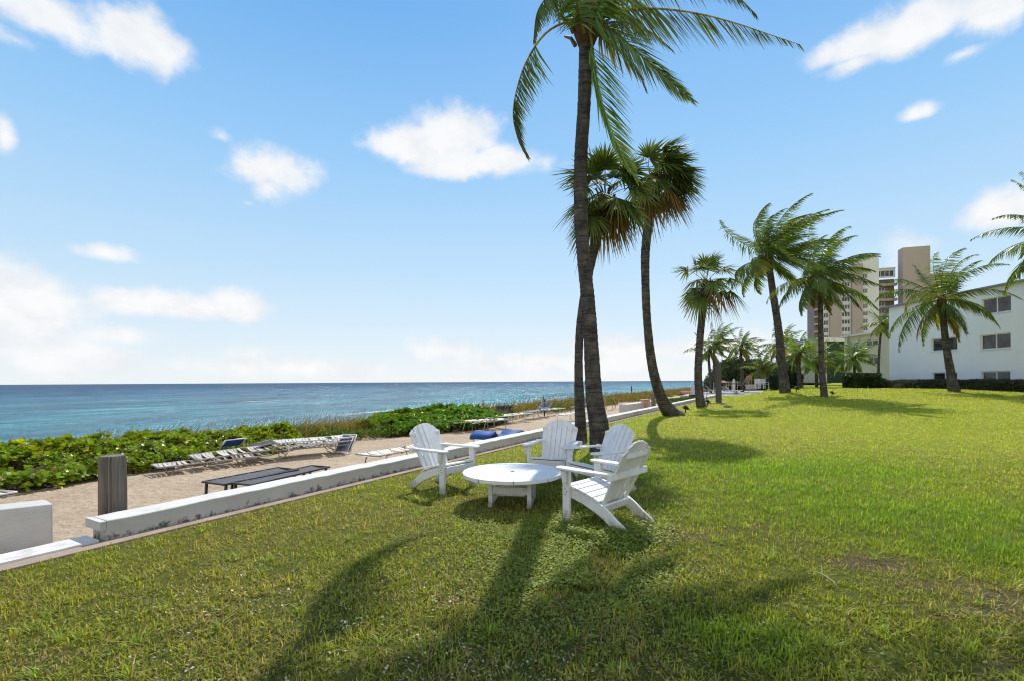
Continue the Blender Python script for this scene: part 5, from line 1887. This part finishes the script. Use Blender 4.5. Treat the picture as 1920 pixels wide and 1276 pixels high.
# distant apartment tower
Yt = 180.0
k_ = Yt / F
t = empty('apartment_tower', at(1640, 712, Yt))
tag(t, 'tall taupe and white apartment tower far behind the palms', 'building')
base = at(1640, 712, Yt)
t.rotation_euler.z = -rad(18)
X_ = lambda px: (px - 1640) * k_ / 1.185
Z_ = lambda py: (712 - py) * k_
def panel(name, x0, x1, ytop, m, dy=0.0, dep=14, ybot=718):
    mb = MB()
    a_, b_ = X_(x0), X_(x1)
    mb.box(((a_ + b_) / 2, dy + dep / 2, (Z_(ytop) + Z_(ybot)) / 2), (b_ - a_, dep, Z_(ytop) - Z_(ybot)))
    return mb.build(name, m, t)
def winstrip(x0, x1, ytop, wx0, wx1, rows, h_px, panes, m, dy=0.0):
    a_, b_ = X_(x0), X_(x1)
    org = (a_, dy, Z_(718))
    holes = [(X_(wx0) - a_, X_(wx1) - a_, Z_(y + h_px) - Z_(718), Z_(y) - Z_(718)) for y in rows]
    facade(org, (1, 0, 0), b_ - a_, Z_(ytop) - Z_(718), holes, .4, (0, -1, 0), m, 'wall', t)
    for h in holes:
        window(org, (1, 0, 0), (0, -1, 0), h, .4, t, frame_white, panes, .17)
    mb = MB()
    mb.box(((a_ + b_) / 2, dy + 7.6, (Z_(ytop) + Z_(718)) / 2), (b_ - a_ - .05, 14, Z_(ytop) - Z_(718) - .05))
    mb.build('core', m, t)
rows = [512 + 14.2 * i for i in range(14)]
winstrip(1540.5, 1553.5, 500, 1542.5, 1552, rows, 9.5, 2, tower_white)
panel('taupe_pier', 1553.5, 1575.5, 497, taupe, -1.2)
winstrip(1575.5, 1596, 500, 1578, 1594.5, rows, 8.6, 3, tower_white)
panel('taupe_pier', 1596, 1617, 494, taupe, -1.2)
winstrip(1617, 1649, 476, 1619, 1627.5, rows, 8.6, 2, tower_white)
panel('balcony_core', 1526, 1540.5, 505, balcony_m, 1.5, 10)
for i in range(15):
    y = 512 + 14.2 * i
    mb = MB()
    mb.box((X_(1533), .3, Z_(y + 7)), (14.0 * k_, 2.2, 5.5 * k_ * .55))
    mb.build('balcony', taupe, t)
# recessed middle with balconies
panel('balcony_core', 1649, 1686, 522, balcony_m, 4.0, 10)
for i in range(14):
    y = 524 + 14.2 * i
    MB().box((X_(1667.5), 3.2, Z_(y + 9)), (36 * k_, 1.5, 4.8 * k_)).build('balcony', taupe, t)
    org = (X_(1649), 3.995, Z_(y + 6))
    if i:
        window((X_(1655), 3.9, Z_(y + 5.5)), (1, 0, 0), (0, -1, 0), (0, 11 * k_, 0, 7.5 * k_), .05, t, frame_white, 2, .15)
mb = MB(); a_, b_ = X_(1649), X_(1686)
org = (a_, 3.0, Z_(520)); hole = (.4, b_ - a_ - .5, .5, 2.8)
facade(org, (1, 0, 0), b_ - a_, Z_(502) - Z_(520), [hole], .3, (0, -1, 0), tower_white, 'penthouse_wall', t)
window(org, (1, 0, 0), (0, -1, 0), hole, .3, t, frame_white, 4, .15)
MB().box(((a_ + b_) / 2, 8, Z_(501.5)), (b_ - a_, 10.4, .3)).build('penthouse_roof', tower_white, t)
panel('lift_shaft', 1690, 1739, 470, taupe, -1.4, 4)
panel('taupe_pier', 1741, 1790, 520, taupe, 0, 14)

# ------------------------------------------------------------------ hedges, headland shrubs
def lz(x, y):
    return float(lawn_z(x, y))
a = at(1697, 731, 37.5); b2 = at(1935, 733, 30.4)
hedge('long low grey-green hedge along the foot of the white apartment building', 33.0, 34.3, 25.5, 43.6, .55, .80, 91, (.060, .075, .045), 26000, .14)
c = at(1615, 732, 43); hedge('clipped dark green box hedge in front of the cream house', c.x - 1.15, c.x + 1.25, 42.2, 43.8, lz(c.x, 43) - .05, 1.30, 92, (.035, .065, .020), 9000, .13)
c = at(1653, 732, 43); hedge('loose pale green bush between the box hedge and the white building', c.x - .85, c.x + .9, 42.4, 43.8, lz(c.x, 43) - .05, .85, 93, (.070, .105, .050), 4000, .13, 1, name='bush', cat='bush')
c = at(1690, 731, 40.5); hedge('small silvery bush at the corner of the white building', c.x - .5, c.x + .7, 40, 41, lz(c.x, 41) - .05, .45, 97, (.12, .13, .09), 1500, .12, 1, name='bush', cat='bush')
c = at(1474, 728, 47); hedge('dark hedge block right behind the foot of the tallest lawn palm', c.x - 1.15, c.x + 1.25, 46.3, 48, lz(c.x, 47) - .05, 1.55, 94, (.030, .055, .018), 9000, .14)
c = at(1522, 716, 75); hedge('low bright hedge far back between the lawn palms', c.x - 2.5, c.x + 1.5, 74, 76, lz(c.x, 75) - .1, .6, 98, (.11, .16, .03), 4000, .2)
# dark green headland shrubs rising to the right
c = at(1400, 715, 72)
hedge('dark green wind-shaped headland thicket beyond the terrace', c.x - 5.3, c.x + 6, 70, 78, -.2, 5.2, 95, (.055, .082, .028), 15000, .36, 1, name='thicket', cat='thicket')
c = at(1362, 718, 74)
hedge('low green dune thicket sloping down to the sea beyond the terrace', c.x - 3.0, c.x + 3, 71, 78, -.2, 2.6, 96, (.075, .11, .035), 8000, .32, 1, name='thicket', cat='thicket')
c = at(1500, 712, 88)
hedge('dark thicket filling the gap under the distant palms', c.x - 9, c.x + 5, 86, 92, .4, 4.2, 99, (.03, .05, .02), 12000, .4, 1, name='thicket', cat='thicket')

# ------------------------------------------------------------------ shower post and lawn uplights
shower_timber = mat('shower_timber', (.13, .118, .105), .9, (.075, .068, .06), 3, .3, .7, bump=.5, bscale=12, spec=.1, vec_scale=(9, 9, .6))
p = at(1347.5, 758, 30.0)
zl = lz(p.x, p.y)
t = empty('shower_post', (p.x, p.y, zl), .15)
tag(t, 'square grey timber shower post with a small shower head on the lawn', 'shower')
H = at(1347.5, 679.5, 30.0).z - zl
MB().box((0, 0, H / 2 - .05), (.265, .265, H + .1), taper=.97).build('post', shower_timber, t, .008)
mb = MB().tube([(-.14, 0, H - .16), (-.26, 0, H - .12), (-.36, 0, H - .16)], .02, 8)
mb.tube([(-.36, 0, H - .15), (-.36, 0, H - .20)], [.03, .075], 10)
mb.build('shower_head', black_metal, t)
mb = MB().tube([(-.75, -.1, .02), (-.86, -.1, .35), (-.80, -.05, .7), (-.84, 0, 1.05)], .02, 6)
mb.build('hose_pipe', black_metal, t)
MB().box((-.2, 0, .02), (1.15, .8, .06)).build('base_slab', edging_mat, t, .01)

def uplight(px, py, Y, label, sc=1.0, tilt=.6):
    p = at(px, py, Y)
    z_ = lz(p.x, p.y)
    t = empty('lawn_uplight', (p.x, p.y, z_))
    t.scale = (sc,) * 3
    tag(t, label, 'lawn light', 'uplights at the palm feet')
    MB().tube([(0, 0, -.05), (0.01, 0, .22)], .022, 6).build('stake', black_metal, t)
    mb = MB().tube([(-.05, 0, .30), (-.02, 0, .27), (.12, 0, .19)], [.085, .085, .05], 10)
    mb.tube([(.02, 0, .25), (.22, .02, .14)], [.02, .012], 6)
    mb.build('lamp_head', black_metal, t)
uplight(1285, 777, 21.8, 'small black uplight on a stake right of the curved fan palm foot', 1.15)
uplight(1326, 759, 28.2, 'small black uplight between the slim fan palm and the shower post', 1.15)
uplight(1493, 735, 33.0, 'small black uplight at the right of the tallest lawn palm foot', 1.3)
uplight(1560, 741, 28.5, 'small black uplight right of the thin coconut palm foot', .9)
p = at(1367, 767, 25.0)
mb = MB()
o = mb.tube([(0, 0, -.02), (0, 0, .05), (.01, 0, .09)], [.26, .22, .10], 11).build('brown_lump', mat('lump_brown', (.11, .07, .05), .9, (.07, .045, .035), 9, bump=.6), loc=(p.x, p.y, lz(p.x, p.y)))  # lump partly stands in for the shadow of the post top
o.scale = (1.1, 1.6, 1); tag(o, 'small brown lump on the lawn, partly standing for the tip of the shower post shadow', 'clod')

# ------------------------------------------------------------------ terrace furniture beyond the wall end
def bench_chair(label, px, py, Y, sc, m, yaw, group):
    p = at(px, py, Y)
    t = empty('terrace_chair', p, yaw)
    tag(t, label, 'chair', group)
    t.scale = (sc,) * 3
    for sx in (-1, 1):
        MB().box((sx * .31, -.25, .32), (.05, .05, .64)).build('leg', m, t)
        MB().box((sx * .31, .25, .50), (.05, .05, 1.0)).build('leg', m, t)
        MB().box((sx * .31, 0, .655), (.07, .56, .03)).build('arm', m, t)
    mb = MB()
    for k in range(5): mb.box((0, -.22 + .105 * k, .42), (.57, .085, .025))
    mb.build('seat', m, t)
    mb = MB()
    for k in range(6): mb.box((-.22 + .088 * k, .25, .76), (.06, .025, .42))
    mb.box((0, .25, .985), (.57, .03, .05)); mb.box((0, .25, .53), (.57, .03, .05))
    mb.build('backrest', m, t)
navy_wood = mat('navy_paint', (.02, .03, .10), .5)
bench_chair('white slatted terrace chair nearest the low grey planter wall', 1424, 727.5, 49, 1.0, frame_white, .2, 'terrace chairs')
bench_chair('white slatted terrace chair next to the navy ones', 1433, 727.5, 49, 1.0, frame_white, .2, 'terrace chairs')
bench_chair('navy slatted terrace chair beside the white ones', 1442, 727.5, 49.5, 1.0, navy_wood, .2, 'terrace chairs')
bench_chair('navy slatted terrace chair against the dark hedge block', 1450, 727.5, 50, 1.0, navy_wood, .2, 'terrace chairs')
bench_chair('tall pinkish brown slatted chair behind the grey planter wall', 1407, 720, 54, 1.0, tan_wood, .1, 'terrace chairs')
p = at(1409, 728, 50); o = MB().box((0, 0, .2), (1.05, .4, .5)).build('planter_wall', deck_mat, loc=p); tag(o, 'short grey block wall under the tall brown chair on the terrace', 'wall')
# table with dark top
p = at(1381, 737, 52)
t = empty('terrace_table', (p.x, p.y, .02)); tag(t, 'dark topped round table on the terrace beyond the wall end', 'table')
MB().tube([(0, 0, 1.08), (0, 0, 1.16)], .68, 20).build('tabletop', black_metal, t)
MB().tube([(0, 0, 0), (0, 0, 1.08)], [.10, .05], 8).build('pedestal', black_metal, t)
MB().tube([(0, 0, 0), (0, 0, .05)], .35, 14).build('foot', black_metal, t)
# loungers lined up on the terrace
for k, (px, py, Y, fab, bk, lb) in enumerate([(1366, 741, 48, blue_fabric, 50, 'terrace lounger with raised blue back nearest the lawn slope'), (1374, 737, 50, strap_white, 45, 'white terrace lounger with raised back behind the blue one'),
                                              (1358, 739, 50, slate_fabric, 20, 'slate grey terrace lounger just right of the shower post'), (1337, 738, 52, navy_fabric, 48, 'navy terrace lounger with raised back left of the shower post'),
                                              (1328, 738, 54, tan_wood, 40, 'tan terrace lounger seen right of the slim fan palm trunk')]):
    p = at(px, py, Y)
    lounger(lb, (p.x, p.y, .03), WALL_YAW + PI * .5 + .4, alu_white, fab, rad(bk), L=1.8, H=.42, group='loungers on the terrace')
# low tan canopy, white pillar, tan platform
p = at(1352, 733, 64)
t = empty('canvas_canopy', (p.x, p.y, 0)); tag(t, 'low orange-brown canvas canopy behind the shower post', 'canopy')
mb = MB(); mb.box((0, 0, 1.35), (1.6, 1.6, .3), taper=.35); mb.build('canopy_cloth', canvas_tan, t)
for sx in (-.7, .7):
    for sy in (-.7, .7):
        MB().tube([(sx, sy, 0), (sx, sy, 1.25)], .025, 6).build('pole', alu_white, t)
p = at(1302, 737, 50)
o = block_wall('gate_pillar', [(p.x - .28, p.y - .28), (p.x + .28, p.y - .28), (p.x + .28, p.y + .28), (p.x - .28, p.y + .28)], -.4, at(1302, 721, 50).z, 'square white pillar on the sand left of the slim fan palm')
p = at(1301, 739, 47); o = MB().box((0, 0, .0), (.75, .6, .36)).build('storage_bench', black_metal, loc=(p.x, p.y, -.02), bevel=.02); tag(o, 'low dark bench box at the foot of the square white pillar', 'bench')
p = at(1288, 731, 58); o = MB().box((0, 0, .0), (1.5, .9, .28)).build('sand_platform', tan_box, loc=(p.x, p.y, .10), bevel=.02); tag(o, 'flat tan platform on the sand left of the square white pillar', 'platform')
p = at(1376, 723, 60)
o = MB().tube([(0, 0, -.5), (0, 0, .9), (0, 0, 1.2)], [.16, .16, .05], 10).build('folded_parasol', frame_white, loc=(p.x, p.y, .5)); tag(o, 'closed white parasol standing behind the dark terrace table', 'parasol')
# grey terrace fence
p0 = at(1362, 722, 62); p1 = at(1404, 722, 62)
t = empty('terrace_fence', ((p0.x + p1.x) / 2, 62, 0)); tag(t, 'low grey rail fence at the back of the terrace', 'fence')
hw = (p1.x - p0.x) / 2
for z_ in (.9, 1.3): MB().box((0, 0, z_), (2 * hw, .06, .10)).build('rail', deck_mat, t)
for k in range(5): MB().box((-hw + hw * k / 2, .06, .68), (.09, .055, 1.36)).build('post', deck_mat, t)
